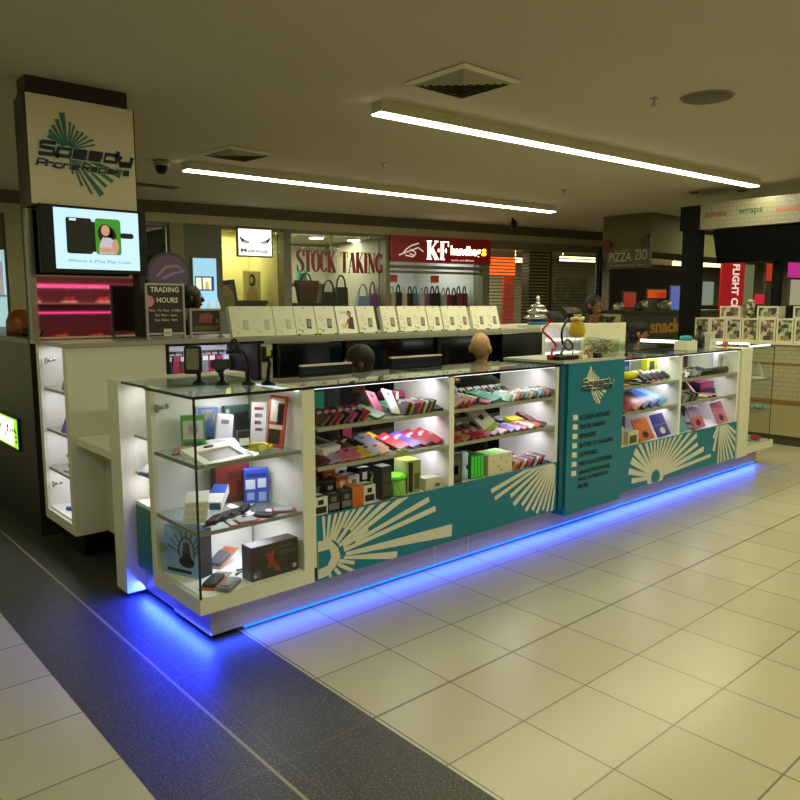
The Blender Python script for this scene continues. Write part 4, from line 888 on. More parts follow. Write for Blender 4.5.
MB().lathe([(.045, 1.447), (.05, 1.46), (.05, 1.60), (.03, 1.63)], (8.95, 3.83, 0), 14).build('jar', MOT[2], t); MB().lathe([(.034, 1.6305), (.034, 1.66), (.005, 1.665)], (8.95, 3.83, 0), 12).build('lid', M('#bdb7a2', .4), t)
# ================================================================== goods
def case_mb(w=.078, l=.155, t=.012, kind='back'):
    b = MB().rslab(w, l, t, .012, 0)
    if kind == 'back':
        b.rslab(w*.3, w*.36, .0012, .006, 1, (0, l/2-w*.36, t)); b.disc((0, l/2-w*.32, t+.0016), .005, (0, 0, 1), 2, 8)
    elif kind == 'wallet':
        b = MB().rslab(w, l, t*.35, .008, 0).rslab(w*.92, l*.95, t*.3, .007, 1, (0, 0, t*.35)).rslab(w, l, t*.35, .008, 0, (0, 0, t*.65))
        b.rslab(w*.3, .022, .002, .004, 2, (w*.42, 0, t)); b.rslab(w*.62, l*.12, .0008, .003, 2, (-w*.05, l*.25, t))
    elif kind == 'pack':
        b = MB().box(-w/2, -l/2, 0, w/2, l/2, .004, 0).rslab(w*.8, l*.6, t, .01, 1, (0, -l*.1, .004)).box(-w*.45, l*.26, .004, w*.45, l*.45, .0048, 2)
    elif kind == 'tablet':
        b = MB().rslab(w, l, t*.4, .008, 0).rslab(w*.95, l*.95, t*.2, .007, 1, (0, 0, t*.4)).rslab(w, l, t*.4, .008, 0, (0, 0, t*.6)).rslab(w*.16, .012, .001, .004, 2, (w*.3, l*.36, t))
    return b
CN = {'red': '#c01f2c', 'crimson': '#a3162e', 'pink': '#d9618e', 'magenta': '#b31e6a', 'orange': '#e06a1c', 'yellow': '#dcb31e', 'lime': '#9fce1c', 'green': '#2c8a52', 'teal': '#1a9c8a', 'light blue': '#6aa4d6', 'blue': '#2a4fb0', 'navy': '#1c2750',
      'purple': '#6a3fa8', 'lilac': '#a98fd0', 'black': '#121214', 'grey': '#6e7078', 'white': '#dededb', 'brown': '#5c3520', 'tan': '#b08a55', 'maroon': '#5c1624', 'silver': '#a4a7ab', 'dark green': '#17382c', 'peach': '#e09a7c', 'violet': '#3b2fb4', 'mint': '#7fc7a4'}
for _k, _v in list(CN.items()):
    _r = [int(_v[i:i+2], 16)/255 for i in (1, 3, 5)]; _g = sum(_r)/3; CN[_k] = '#%02x%02x%02x' % tuple(int(255*(.90*(x*.86+_g*.14))) for x in _r)
def mats(c, c2='black', c3='silver'): return [M(CN[c], .35), M(CN[c2], .5), M(CN[c3], .4)]
def row(kind, cols, x0, dx, y, z, rot, where, size=(.078, .155, .012), noun='phone case', name='phone_case', jit=.0, dys=0.):
    for i, c in enumerate(cols):
        k = case_mb(*size, kind); j = (random.random()-.5)*jit
        acc = 'silver' if c not in ('white', 'silver') else 'grey'
        wl = where
        for u, v in ((' at the right of the ', ' right, '), (' at the left of the ', ' left, '), (' at the right middle', ' right, middle'), (' in the middle of the ', ' mid '), (' on the ', ' '), ('in front of the', 'before the'), ('small flat', 'flat'), ('tilted pair left of the red wallet', 'tilted pair by red wallet,'), ('row of wallets', 'wallets'), ('pile of red wallets', 'red pile')): wl = wl.replace(u, v)
        place(k, mats(c, 'black', acc), name, '%s %s, %s from left, %s' % (c, noun, ORD[i], wl), 'phone case' if 'case' in noun else 'pack',
              (x0+dx*i, y+dys*i, z), (rot[0]+j, rot[1], rot[2]+j*.6), where)
def carton(w, d, h, art=()):
    """upright carton, front at -Y; art = [(face, u0, v0, u1, v1, mat)] in fractions"""
    b = MB().bbox(-w/2, -d/2, 0, w/2, d/2, h, min(w, d, h)*.03); e = .0006
    for f, u0, v0, u1, v1, m in art:
        if f == 'f': b.quad((-w/2+w*u0, -d/2-e, h*v0), (-w/2+w*u1, -d/2-e, h*v0), (-w/2+w*u1, -d/2-e, h*v1), (-w/2+w*u0, -d/2-e, h*v1), m)
        elif f == 't': b.quad((-w/2+w*u0, -d/2+d*v0, h+e), (-w/2+w*u1, -d/2+d*v0, h+e), (-w/2+w*u1, -d/2+d*v1, h+e), (-w/2+w*u0, -d/2+d*v1, h+e), m)
        elif f == 'l': b.quad((-w/2-e, d/2-d*u0, h*v0), (-w/2-e, d/2-d*u1, h*v0), (-w/2-e, d/2-d*u1, h*v1), (-w/2-e, d/2-d*u0, h*v1), m)
    return b
def MM(*cs): return [M(CN.get(c, c), .4) for c in cs]
random.seed(21)
S1, S2, S0 = .985, .782, .52
# --- bay one (left of first divider)
row('wallet', ['brown', 'maroon', 'crimson', 'black', 'magenta', 'black', 'red'], 2.155, .045, 3.085, S1, (R(14), R(-38), R(4)), 'front row top shelf, first bay', (.075, .14, .013))
W1 = 'top shelf, first bay'
place(carton(.09, .05, .13, [('f', .1, .1, .9, .6, 1), ('f', .2, .65, .8, .9, 2)]), MM('white', '#8fb4c9', 'teal'), 'boxed_product', 'white and pale blue pack at the left end top shelf, first bay', 'box', (2.20, 3.30, S1), (0, 0, R(-10)))
place(carton(.10, .05, .155, [('f', .1, .3, .9, .92, 1), ('f', .2, .05, .8, .25, 2)]), MM('#123033', 'teal', 'white'), 'boxed_product', 'dark teal boxed product second from left behind the wallets '+W1, 'box', (2.315, 3.32, S1), (0, 0, R(-8)))
place(carton(.10, .05, .16, [('f', .15, .2, .85, .9, 1), ('f', .3, .7, .7, .88, 2)]), MM('#0f1416', '#16262c', 'grey'), 'boxed_product', 'black boxed product third from left behind the wallets '+W1, 'box', (2.43, 3.34, S1), (0, 0, R(-8)))
place(carton(.08, .03, .05, [('f', .05, .1, .3, .9, 1), ('f', .4, .1, .6, .9, 1)]), MM('white', 'silver'), 'boxed_product', 'small white pack in front of the dark teal box '+W1, 'box', (2.345, 3.21, S1), (0, 0, 0))
place(case_mb(.09, .17, .014), mats('green'), 'phone_case', 'green phone case lying between the wallets and the pink case '+W1, 'phone case', (2.515, 3.10, S1), (R(16), R(-8), R(18)))
place(case_mb(.085, .165, .012), mats('pink'), 'phone_case', 'dusky pink phone case propped up beside the white one '+W1, 'phone case', (2.60, 3.16, S1), (R(48), R(14), R(10)))
place(case_mb(.085, .17, .012), mats('white', 'black', 'grey'), 'phone_case', 'pinkish white phone case propped up in the middle '+W1, 'phone case', (2.685, 3.12, S1), (R(50), R(14), R(8)))
place(carton(.10, .14, .025, [('t', .1, .1, .9, .9, 1)]), MM('mint', 'green'), 'boxed_product', 'pale green flat pack right of the white case '+W1, 'box', (2.775, 3.25, S1), (R(10), 0, R(5)))
row('wallet', ['brown', 'black', 'yellow', 'blue', 'red', 'orange', 'maroon', 'white', 'black', 'tan', 'dark green'], 2.735, .021, 3.10, S1, (R(6), R(-62), 0), 'leaning row right of centre top shelf, first bay', (.075, .14, .011))
mb = MB().rslab(.17, .10, .03, .03, 1).rslab(.17, .10, .03, .03, 0, (0, 0, .03)).box(-.012, -.052, 0, .012, -.05, .061, 2).box(-.012, -.05, .0601, .012, .05, .062, 2)
place(mb, MM('magenta', 'maroon', 'white'), 'zip_case', 'magenta and maroon zip case with a white band '+W1, 'case', (2.90, 3.36, S1+.035), (0, 0, R(6)))
place(carton(.16, .09, .033), MM('white'), 'boxed_product', 'flat white pack under the magenta zip case '+W1, 'box', (2.90, 3.36, S1))
place(case_mb(.085, .16, .014, 'wallet'), mats('dark green'), 'phone_case', 'dark green wallet case lying at the right end '+W1, 'phone case', (3.005, 3.12, S1), (R(8), 0, R(-14)))
place(case_mb(.085, .15, .014), mats('tan'), 'phone_case', 'tan phone case lying behind the dark green wallet '+W1, 'phone case', (3.0, 3.30, S1), (R(6), 0, R(-4)))
W2 = 'middle shelf, first bay'
mb = carton(.16, .20, .05, [('t', .1, .1, .9, .9, 1), ('t', .25, .3, .75, .8, 2)])
place(mb, MM('white', 'silver', 'black'), 'boxed_product', 'white boxed case with a dark window at the left end '+W2, 'box', (2.235, 3.21, S2+.02), (R(12), 0, R(18)))
place(carton(.15, .09, .04), MM('grey'), 'boxed_product', 'grey carton lifting the white boxed case '+W2, 'box', (2.20, 3.38, S2))
row('back', ['maroon', 'lilac', 'pink', 'pink', 'yellow', 'silver', 'peach'], 2.165, .068, 3.085, S2, (R(9), R(-13), R(-14)), 'front row of flat cases middle shelf, first bay', (.082, .15, .012))
row('wallet', ['brown', 'brown', 'black'], 2.39, .07, 3.30, S2, (R(14), R(-14), R(10)), 'rear row of flat wallets middle shelf, first bay', (.08, .15, .013))
row('back', ['grey', 'yellow'], 2.60, .052, 3.20, S2, (R(20), R(-17), R(14)), 'tilted pair left of the red wallet middle shelf, first bay', (.085, .18, .012))
row('wallet', ['red', 'purple', 'crimson', 'red'], 2.715, .094, 3.14, S2, (R(17), R(-11), R(12)), 'tilted row of wallets at the right middle shelf, first bay', (.092, .185, .014))
place(case_mb(.07, .04, .01), mats('lime'), 'phone_case', 'lime slip at the foot of the red wallet '+W2, 'phone case', (2.70, 3.035, S2), (R(5), 0, 0))
place(MB().box(-.035, -.01, 0, .035, .01, .11), MM('crimson'), 'boxed_product', 'narrow red box standing at the rear, middle shelf, first bay', 'box', (2.585, 3.40, S2))
W3 = 'bottom shelf, first bay'
k3 = [(2.135, 3.07, .085, .10, 'white', 'black'), (2.225, 3.08, .08, .10, 'black', 'grey'), (2.310, 3.08, .075, .10, 'black', 'grey'), (2.39, 3.085, .075, .11, 'orange', 'orange'), (2.475, 3.09, .08, .105, 'white', 'black'),
      (2.20, 3.20, .085, .14, 'black', 'grey'), (2.29, 3.20, .08, .13, 'black', 'silver'), (2.375, 3.205, .08, .145, 'orange', 'white'), (2.46, 3.21, .075, .14, 'white', 'grey'), (2.545, 3.22, .08, .17, 'black', 'white'),
      (2.27, 3.31, .085, .165, 'black', 'orange'), (2.36, 3.31, .08, .17, 'orange', 'white'), (2.45, 3.315, .08, .18, 'white', 'black'), (2.54, 3.33, .085, .19, 'black', 'silver')]
for i, (x, y, w, h, c, c2) in enumerate(k3):
    rw = ('front', 'middle', 'rear')[0 if i < 5 else 1 if i < 10 else 2]; q = i if i < 5 else i-5 if i < 10 else i-10
    place(carton(w, .09, h, [('f', .1, .15, .9, .5, 1), ('f', .3, .6, .7, .85, 1), ('t', .1, .1, .9, .4, 1)]), MM(c, c2), 'speaker_carton', '%s small carton, %s from left in the %s row %s' % (c, ORD[q], rw, W3), 'box', (x, y, S0), (0, 0, R(-2)), rw+' row of small cartons '+W3)
place(carton(.07, .08, .19, [('f', .1, .1, .9, .45, 1), ('f', .15, .55, .85, .75, 1)]), MM('#2a2a26', '#3d3c34'), 'boxed_product', 'tall charcoal carton between the small cartons and the lime tub '+W3, 'box', (2.60, 3.09, S0))
t = root('lime_tub', 'lime green tub with a printed label '+W3, 'tub', (2.70, 3.11, S0))
MB().lathe([(.062, .521), (.072, .62)], (2.70, 3.11, 0), 20).build('tub', M('#4f9a2a', .35), t); MB().lathe([(.076, .6201), (.078, .635), (.06, .64)], (2.70, 3.11, 0), 20).build('lid', M('#6ad21e', .3), t)
MB().poly([(2.70+.064*math.sin(a), 3.11-.075*math.cos(a)-.002, z) for a, z in [(-.8, .53), (-.4, .53), (0, .53), (.4, .53), (.8, .53), (.8, .605), (.4, .605), (0, .605), (-.4, .605), (-.8, .605)]]).build('label', M('#86b85e', .4), t)
for i in range(3):
    place(MB().lathe([(.02, 0), (.022, .08), (.012, .09), (.012, .10)], n=10), MM('lime'), 'green_bottle', '%s of three lime bottles behind the lime tub' % ('left', 'middle', 'right')[i], 'bottle', (2.66+i*.046, 3.235, S0), group='lime bottles behind the tub')
place(carton(.10, .12, .19, [('f', .08, .05, .4, .95, 1), ('f', .5, .1, .9, .6, 2), ('t', 0, 0, 1, 1, 3)]), MM('#8a8f5c', 'black', '#4f5a2c', 'lime'), 'boxed_product', 'olive and lime carton with a black pattern '+W3, 'box', (2.82, 3.12, S0), (0, 0, R(-3)))
place(case_mb(.07, .16, .01), mats('grey'), 'phone_case', 'grey phone case leaning on the white wall '+W3, 'phone case', (2.93, 3.20, S0), (R(60), 0, R(-12)))
place(carton(.13, .08, .07, [('f', .55, .2, .85, .5, 1)]), MM('#c4c0ae', 'grey'), 'boxed_product', 'low cream carton at the right end '+W3, 'box', (2.96, 3.08, S0), (0, 0, R(-2)))
# --- bay two
V1 = 'top shelf, second bay'
row('wallet', ['crimson', 'crimson', 'red'], 3.145, .05, 3.10, S1, (R(8), R(-22), R(8)), 'pile of red wallets at the left of the top shelf, second bay', (.10, .16, .016))
place(carton(.13, .16, .035, [('t', .03, .03, .97, .97, 1)]), MM('black', 'white'), 'boxed_product', 'flat black box with a pale top beside the red wallets '+V1, 'box', (3.29, 3.13, S1), (R(6), R(-6), R(10)))
mb = MB().lathe([(.042, 0), (.045, .01), (.045, .19), (.042, .20)], n=16).lathe([(.0452, .165), (.0458, .175), (.0452, .185)], n=16, m=1)
place(mb, MM('#2b2a8a', 'silver'), 'fabric_speaker', 'dark blue cylinder speaker lying behind the wallets '+V1, 'speaker', (3.26, 3.36, S1), (0, R(90), R(4)))
place(case_mb(.09, .10, .02), mats('maroon'), 'phone_case', 'maroon pouch behind the red wallets at the left end '+V1, 'pouch', (3.14, 3.33, S1), (R(30), 0, 0))
place(case_mb(.08, .14, .014, 'wallet'), mats('pink'), 'phone_case', 'pink wallet case between the black box and the teal case '+V1, 'phone case', (3.405, 3.095, S1), (R(6), R(-6), R(24)))
place(case_mb(.12, .19, .02, 'wallet'), mats('teal'), 'phone_case', 'large teal wallet case '+V1, 'phone case', (3.50, 3.14, S1), (R(13), R(-6), R(14)))
row('wallet', ['mint', 'white', 'red', 'black', 'grey', 'tan', 'black', 'light blue', 'navy', 'red', 'maroon'], 3.60, .043, 3.08, S1, (R(8), R(-36), R(4)), 'leaning row at the right of the top shelf, second bay', (.07, .14, .012))
row('pack', ['tan', 'purple', 'lilac', 'pink', 'lilac', 'white'], 3.53, .075, 3.33, S1, (R(32), 0, R(4)), 'rear row of hanging packs on the top shelf, second bay', (.066, .12, .012), 'blister pack', 'blister_pack')
V2 = 'middle shelf, second bay'
row('wallet', ['red', 'tan', 'crimson', 'red', 'pink', 'brown', 'peach'], 3.12, .068, 3.085, S2, (R(8), R(-13), R(16)), 'front row of flat cases middle shelf, second bay', (.08, .15, .012))
row('pack', ['grey', 'silver', 'white', 'brown'], 3.16, .10, 3.27, S2, (R(16), R(-4), R(12)), 'rear row of flat packs at the left of the middle shelf, second bay', (.09, .15, .014), 'blister pack', 'blister_pack')
place(carton(.11, .025, .205, [('f', .3, .42, .62, .6, 1), ('f', 0, 0, 1, .13, 2), ('t', 0, 0, 1, 1, 0)]), MM('white', '#20242c', 'lime'), 'boxed_product', 'white box with a green lower edge leaning out '+V2, 'box', (3.50, 3.07, S2), (R(-42), R(-24), R(0)))
row('back', ['maroon', 'purple', 'lilac', 'red', 'white', 'orange', 'brown'], 3.575, .066, 3.09, S2, (R(7), R(-13), R(14)), 'front row at the right of the middle shelf, second bay', (.075, .14, .012))
row('wallet', ['black', 'grey', 'black', 'silver'], 3.60, .08, 3.26, S2, (R(12), R(-8), R(10)), 'rear row at the right of the middle shelf, second bay', (.08, .15, .018))
place(carton(.12, .08, .05, [('f', .1, .1, .9, .9, 1), ('t', .1, .1, .9, .9, 1)]), MM('lime', 'yellow'), 'boxed_product', 'yellow green carton near the right end '+V2, 'box', (3.86, 3.20, S2+.0), (R(10), 0, R(-6)))
place(case_mb(.09, .15, .03, 'wallet'), mats('maroon'), 'phone_case', 'thick maroon wallet at the far right end '+V2, 'phone case', (3.985, 3.19, S2), (R(18), R(8), 0))
V3 = 'bottom shelf, second bay'
place(carton(.115, .08, .185, [('f', .1, .15, .9, .85, 1), ('f', .3, .3, .7, .6, 2), ('t', 0, 0, 1, 1, 3)]), MM('#3a3930', '#4b4a3c', '#8d8b72', 'white'), 'boxed_product', 'tall olive black carton with a printed picture at the left end '+V3, 'box', (3.15, 3.09, S0))
place(MB().lathe([(.035, 0), (.036, .06), (.02, .08), (.034, .10), (.036, .17), (.01, .185)], n=14), MM('#a7c3e0'), 'pale_bottle', 'pale blue white bottle right of the tall olive carton '+V3, 'bottle', (3.26, 3.10, S0))
for i in range(4):
    place(carton(.026, .16, .15, [('f', .1, .05, .9, .95, 1)]), MM('green', '#3fd23a'), 'green_pack', 'bright green upright pack, %s from the left beside the cream carton' % ORD[i], 'pack', (3.315+i*.029, 3.14, S0), (0, 0, R(-3)), 'green upright packs beside the cream carton')
place(carton(.22, .15, .135, [('f', .2, .6, .24, .68, 1), ('f', .5, .75, .54, .84, 1), ('f', .4, .35, .46, .44, 1), ('f', .72, .5, .76, .58, 1), ('f', .5, .2, .6, .25, 1), ('f', .82, .8, .86, .86, 1), ('t', .05, .2, .9, .9, 2)]), MM('#cfc9ad', '#55523f', '#8fdc70'), 'boxed_product', 'wide cream carton with dark specks and a green top '+V3, 'box', (3.555, 3.115, S0), (0, 0, R(-3)))
row('pack', ['yellow', 'orange', 'red', 'white', 'red', 'pink', 'black', 'white', 'red', 'maroon'], 3.685, .033, 3.10, S0, (R(8), R(-48), R(4)), 'leaning packs at the right of the bottom shelf, second bay', (.08, .13, .012), 'blister pack', 'blister_pack')
place(case_mb(.085, .19, .012, 'wallet'), mats('black'), 'phone_case', 'black wallet lying at the right end '+V3, 'phone case', (4.02, 3.12, S0), (R(6), 0, 0))
row('pack', ['pink', 'lilac', 'white', 'black'], 3.70, .085, 3.30, S0, (R(26), 0, R(4)), 'rear packs bottom shelf, second bay', (.075, .13, .012), 'blister pack', 'blister_pack')
# --- bay three
U1 = 'top shelf, third bay'
mb = MB().lathe([(.02, 0), (.036, .012), (.036, .26), (.02, .272)], n=14).lathe([(.0365, .19), (.037, .2), (.0365, .235)], n=14, m=1)
place(mb, MM('#d3c81a', 'black'), 'yellow_tube', 'long yellow tube lying '+U1, 'tube', (5.10, 3.12, S1+.026), (0, R(90), R(6)))
place(carton(.28, .10, .026), MM('black'), 'boxed_product', 'flat black carton under the yellow tube '+U1, 'box', (5.10, 3.12, S1), (0, 0, R(6)))
row('wallet', ['peach', 'brown', 'black'], 4.95, .145, 3.045, S1, (R(3), R(-4), R(70)), 'low brown row in front of the yellow tube, third bay', (.055, .13, .012))
for i, (x, c, c2) in enumerate(((4.98, 'white', '#9fc4dc'), (5.12, '#d9d9d4', 'black'), (5.29, '#c9c9c6', 'white'), (5.43, '#54302c', 'white'), (5.545, '#c4cade', '#2c3f8a'))):
    place(carton(.105, .05, .17, [('f', .15, .12, .85, .88, 1), ('f', .3, .4, .7, .6, 0)]), MM(c, c2), 'phone_box', '%s of five phone boxes standing at the back of the top shelf, third bay' % ORD[i], 'box', (x, 3.40, S1), (0, 0, R(-6)), 'phone boxes at the back of the third bay')
place(carton(.14, .06, .175, [('f', .2, .15, .75, .85, 1), ('f', .3, .3, .6, .5, 2)]), MM('#b9c81e', '#2c3320', 'yellow'), 'boxed_product', 'yellow green carton with a dark picture at the right '+U1, 'box', (5.67, 3.24, S1), (0, 0, R(-3)))
row('pack', ['grey', 'pink', 'pink', 'tan', 'lime'], 5.29, .085, 3.09, S1, (R(34), R(-12), R(6)), 'tilted packs right of the yellow tube, third bay', (.075, .13, .014), 'blister pack', 'blister_pack')
U2 = 'middle shelf, third bay'
row('tablet', ['grey'], 4.96, 0, 3.11, S2, (R(14), 0, R(20)), 'middle shelf of the third bay, far left', (.17, .2, .016), 'tablet case', 'tablet_case')
row('tablet', ['red', 'orange', 'black', 'blue', 'light blue'], 5.03, .125, 3.15, S2, (R(20), R(-10), R(12)), 'fanned row middle shelf, third bay', (.20, .26, .018), 'tablet case', 'tablet_case')
U3 = 'bottom shelf, third bay'
def easel(col, lid, x, y, z, w, h, label, rz=0, hole='black'):
    """folio opened as a stand: upright cover and lower cover with an oval cut-out"""
    t = root('tablet_folio', label, 'tablet case', (x, y, z)); xf = Matrix.Translation((x, y, z)) @ Matrix.Rotation(rz, 4, 'Z')
    def pl(y0, z0, y1, z1, name, c, par=t):
        b = MB(xf); th = .008; d = Vector((0, y1-y0, z1-z0)).normalized(); nn = Vector((0, -d.z, d.y))
        b.prism([Vector((-w/2, y0, z0)), Vector((w/2, y0, z0)), Vector((w/2, y1, z1)), Vector((-w/2, y1, z1))], -nn*th); return b.build(name, M(CN[c], .4), par)
    lo = pl(-.04, .006, .005, h*.52, 'lower_cover', col); pl(.006, h*.53, .045, h, 'upper_cover', lid)
    b = MB(xf); b.poly([Vector((w*.2*math.cos(R(a)), -.0175-.0025+.0225*math.sin(R(a))*.6, h*.26+.006*(1-math.sin(R(a)))*0+(h*.52-.006)/2*math.sin(R(a))*.6+.003)) for a in range(0, 360, 30)]); b.build('cut_out', M(CN[hole]), lo)
    return t
easel('orange', 'orange', 5.34, 3.075, S0, .27, .17, 'orange tablet folio opened as a stand '+U3, R(6))
easel('violet', 'violet', 5.615, 3.08, S0, .24, .18, 'violet blue tablet folio opened beside the orange one '+U3, R(6), 'white')
place(carton(.10, .05, .15, [('f', .25, .1, .75, .75, 1), ('t', 0, 0, 1, 1, 2)]), MM('#b3ab90', '#5c5440', 'orange'), 'picture_box', 'cream box with a dark arch and orange top '+U3, 'box', (4.95, 3.07, S0))
place(carton(.15, .06, .10, [('f', .1, .1, .8, .7, 1)]), MM('#c5bfa6', '#4a4636'), 'picture_box', 'low cream box with a dark panel beside the arch box '+U3, 'box', (5.12, 3.06, S0))
place(case_mb(.2, .18, .02, 'tablet'), mats('light blue'), 'tablet_case', 'pale blue tablet case behind the low cream box '+U3, 'tablet case', (5.14, 3.25, S0), (R(40), 0, 0))
place(carton(.42, .06, .17), MM('black'), 'boxed_product', 'long black carton at the back '+U3, 'box', (5.13, 3.43, S0))
# --- bay four
T1 = 'top shelf, fourth bay'
row('wallet', ['black', 'white', 'black', 'grey', 'black'], 5.84, .075, 3.09, S1, (R(8), R(-30), R(4)), 'leaning row at the left of the top shelf, fourth bay', (.08, .14, .014))
row('pack', ['pink', 'red', 'white', 'blue', 'peach', 'brown'], 6.02, .11, 3.26, S1, (R(14), R(-4), R(8)), 'flat packs in the middle of the top shelf, fourth bay', (.10, .14, .018), 'blister pack', 'blister_pack')
mb = MB().lathe([(.015, 0), (.03, .01), (.03, .48), (.015, .49)], n=14)
place(mb, MM('#17130f'), 'black_tube', 'long black tube lying along the front '+T1, 'tube', (6.22, 3.06, S1), (0, R(90), 0))
place(carton(.22, .10, .10, [('f', .1, .2, .9, .8, 1)]), MM('red', 'maroon'), 'boxed_product', 'red carton behind the black tube '+T1, 'box', (6.38, 3.40, S1))
for i, c in enumerate(('teal', 'grey', 'brown', 'black')):
    place(carton(.09, .05, .16, [('f', .15, .15, .85, .8, 1)]), MM(c, 'silver'), 'phone_box', '%s box, %s of four at the back left of the top shelf, fourth bay' % (c, ORD[i]), 'box', (5.85+i*.11, 3.43, S1), group='boxes at the back of the fourth bay')
place(carton(.13, .05, .175, [('f', .3, .2, .6, .8, 1)]), MM('white', 'silver'), 'boxed_product', 'tall white box standing at the right end '+T1, 'box', (6.72, 3.13, S1), (0, 0, R(-6)))
T2 = 'middle shelf, fourth bay'
row('wallet', ['grey', 'silver', 'grey', 'black', 'grey', 'black'], 5.84, .045, 3.10, S2, (R(22), R(-32), R(4)), 'grey leaning row on the middle shelf, fourth bay', (.09, .18, .013))
place(case_mb(.10, .19, .02), mats('pink', 'magenta'), 'phone_case', 'bright pink case propped up '+T2, 'phone case', (6.17, 3.12, S2), (R(46), R(14), R(8)))
place(carton(.20, .09, .14), MM('black'), 'boxed_product', 'black carton behind the bright pink case '+T2, 'box', (6.15, 3.36, S2))
row('back', ['lime', 'red', 'dark green'], 6.30, .085, 3.10, S2, (R(6), R(-6), R(20)), 'small flat row right of the pink case, fourth bay', (.08, .14, .014))
place(carton(.26, .12, .065, [('f', .05, .1, .95, .9, 1), ('t', .05, .1, .95, .9, 1)]), MM('#3a1a33', 'magenta'), 'boxed_product', 'magenta box on the black box near the right end '+T2, 'box', (6.56, 3.22, S2+.052))
place(carton(.30, .14, .05), MM('black'), 'boxed_product', 'black box under the magenta one near the right end '+T2, 'box', (6.56, 3.22, S2))
T3 = 'bottom shelf, fourth bay'
easel('light blue', 'light blue', 5.93, 3.08, S0, .24, .18, 'light blue tablet folio opened as a stand '+T3, R(8), 'light blue')
easel('pink', 'lilac', 6.22, 3.075, S0, .28, .19, 'pinkish purple tablet folio opened as a stand with an oval hole '+T3, R(8), 'maroon')
place(case_mb(.20, .24, .016, 'tablet'), mats('grey'), 'tablet_case', 'grey tablet case leaning between the two pink folios '+T3, 'tablet case', (6.44, 3.24, S0), (R(50), R(10), R(0)))
easel('pink', 'pink', 6.66, 3.075, S0, .27, .19, 'dusty pink tablet folio opened as a stand at the right end '+T3, R(6), 'maroon')
# --- right glass case
place(MB().box(-.10, -.06, 0, .08, .06, .008).prism([(.04, -.04, .008), (.065, -.04, .008), (-.055, -.04, .15), (-.08, -.04, .15)], (0, .03, 0)), MM('white'), 'phone_stand', 'white angled phone stand on the upper shelf of the far glass showcase', 'stand', (7.50, 3.10, .878))
place(case_mb(.15, .12, .014, 'pack'), mats('navy', 'light blue'), 'blister_pack', 'blue pack on the lower shelf of the far glass showcase', 'pack', (7.52, 3.10, .568), (R(6), R(-8), R(20)))
place(case_mb(.14, .14, .02, 'pack'), mats('white', 'red', 'silver'), 'blister_pack', 'white and red pack in the tray of the far glass showcase', 'pack', (7.50, 3.10, .245), (R(10), R(-8), R(10)))
# ------------------------------------------------------------------ near glass case
A1, A2, A0 = .883, .570, .269
N1 = 'top compartment, near glass case'
place(case_mb(.16, .10, .012, 'pack'), mats('brown', 'peach', 'peach'), 'blister_pack', 'reddish brown flat pack at the left of the near glass case, top compartment', 'pack', (1.56, 3.37, A1), (0, 0, R(60)))
mb = carton(.115, .045, .17, [('f', .08, .30, .92, .85, 1), ('f', .3, .45, .7, .75, 2), ('f', .1, .06, .9, .22, 3)])
place(mb, MM('#5c9a4a', 'white', '#c9d6c4', '#2f6a34'), 'charger_pack', 'green and white charger pack standing '+N1, 'pack', (1.635, 3.42, A1), (0, 0, R(-22)))
place(carton(.12, .03, .20, [('f', .05, .05, .95, .95, 1), ('f', .2, .5, .8, .9, 2)]), MM('white', '#5a7fc4', 'white'), 'adapter_pack', 'blue and white pack behind the white adapter '+N1, 'pack', (1.745, 3.46, A1), (R(-8), 0, R(-10)))
mb = MB().bbox(-.045, -.02, 0, .045, .02, .16, .01).rslab(.05, .02, .004, .008, 1, (0, 0, .16)).box(-.02, -.0215, .11, .02, -.02, .13, 1)
place(mb, MM('#d6d4dd', '#77777f'), 'white_adapter', 'upright white adapter leaning '+N1, 'adapter', (1.765, 3.36, A1), (R(-10), R(8), R(-14)))
mb = MB().bbox(-.075, -.05, 0, .075, .05, .035, .008).box(-.03, -.02, .0352, .03, .02, .037, 1)
place(mb, MM('#cfcdd8', '#a6a4b0'), 'white_adapter', 'flat white adapter behind the white tablet frame '+N1, 'adapter', (1.715, 3.265, A1), (R(14), 0, R(-10)))
mb = carton(.14, .04, .19, [('f', .22, .05, .95, .95, 1), ('f', .35, .25, .9, .8, 2), ('f', .03, .1, .16, .9, 3)])
place(mb, MM('#2b5a45', '#31473f', '#1a211f', '#8fb4a0'), 'charger_pack', 'dark green pack with a black charger picture '+N1, 'pack', (1.905, 3.45, A1), (R(-6), 0, R(-6)))
mb = MB().bbox(-.05, -.025, 0, .05, .025, .03, .008).tube([(-.05, 0, .015), (-.09, .02, .03), (-.13, .02, .03)], .008).bbox(-.165, .005, .015, -.13, .035, .045, .005).box(-.15, .0, .02, -.135, .004, .04, 1)
place(mb, MM('#161615', '#e0c81e'), 'car_charger', 'black car charger with a yellow tag '+N1, 'charger', (1.865, 3.37, A1+.0), (0, R(0), R(-14)))
place(carton(.065, .03, .085, [('f', .1, .1, .9, .55, 1)]), MM('#1d211e', '#c9d9c8'), 'charger_pack', 'small black pack with a pale green label '+N1, 'pack', (1.845, 3.29, A1), (0, 0, R(-10)))
mb = carton(.085, .03, .21, [('f', .08, .05, .92, .95, 1), ('f', .25, .62, .75, .72, 2), ('f', .25, .45, .7, .54, 2), ('f', .3, .28, .8, .36, 2), ('f', .2, .8, .8, .88, 3)])
place(mb, MM('#d5cfc9', '#cfc8c4', '#2b2522', 'red'), 'hanging_pack', 'white pack with black pictures beside the red blister '+N1, 'pack', (1.957, 3.33, A1), (R(-10), R(0), R(-55)))
mb = carton(.085, .03, .265, [('f', .1, .5, .55, .95, 1), ('f', .5, .45, .9, .85, 2), ('f', .1, .08, .8, .35, 2), ('f', .1, .36, .9, .44, 1), ('f', .55, .87, .9, .95, 1)])
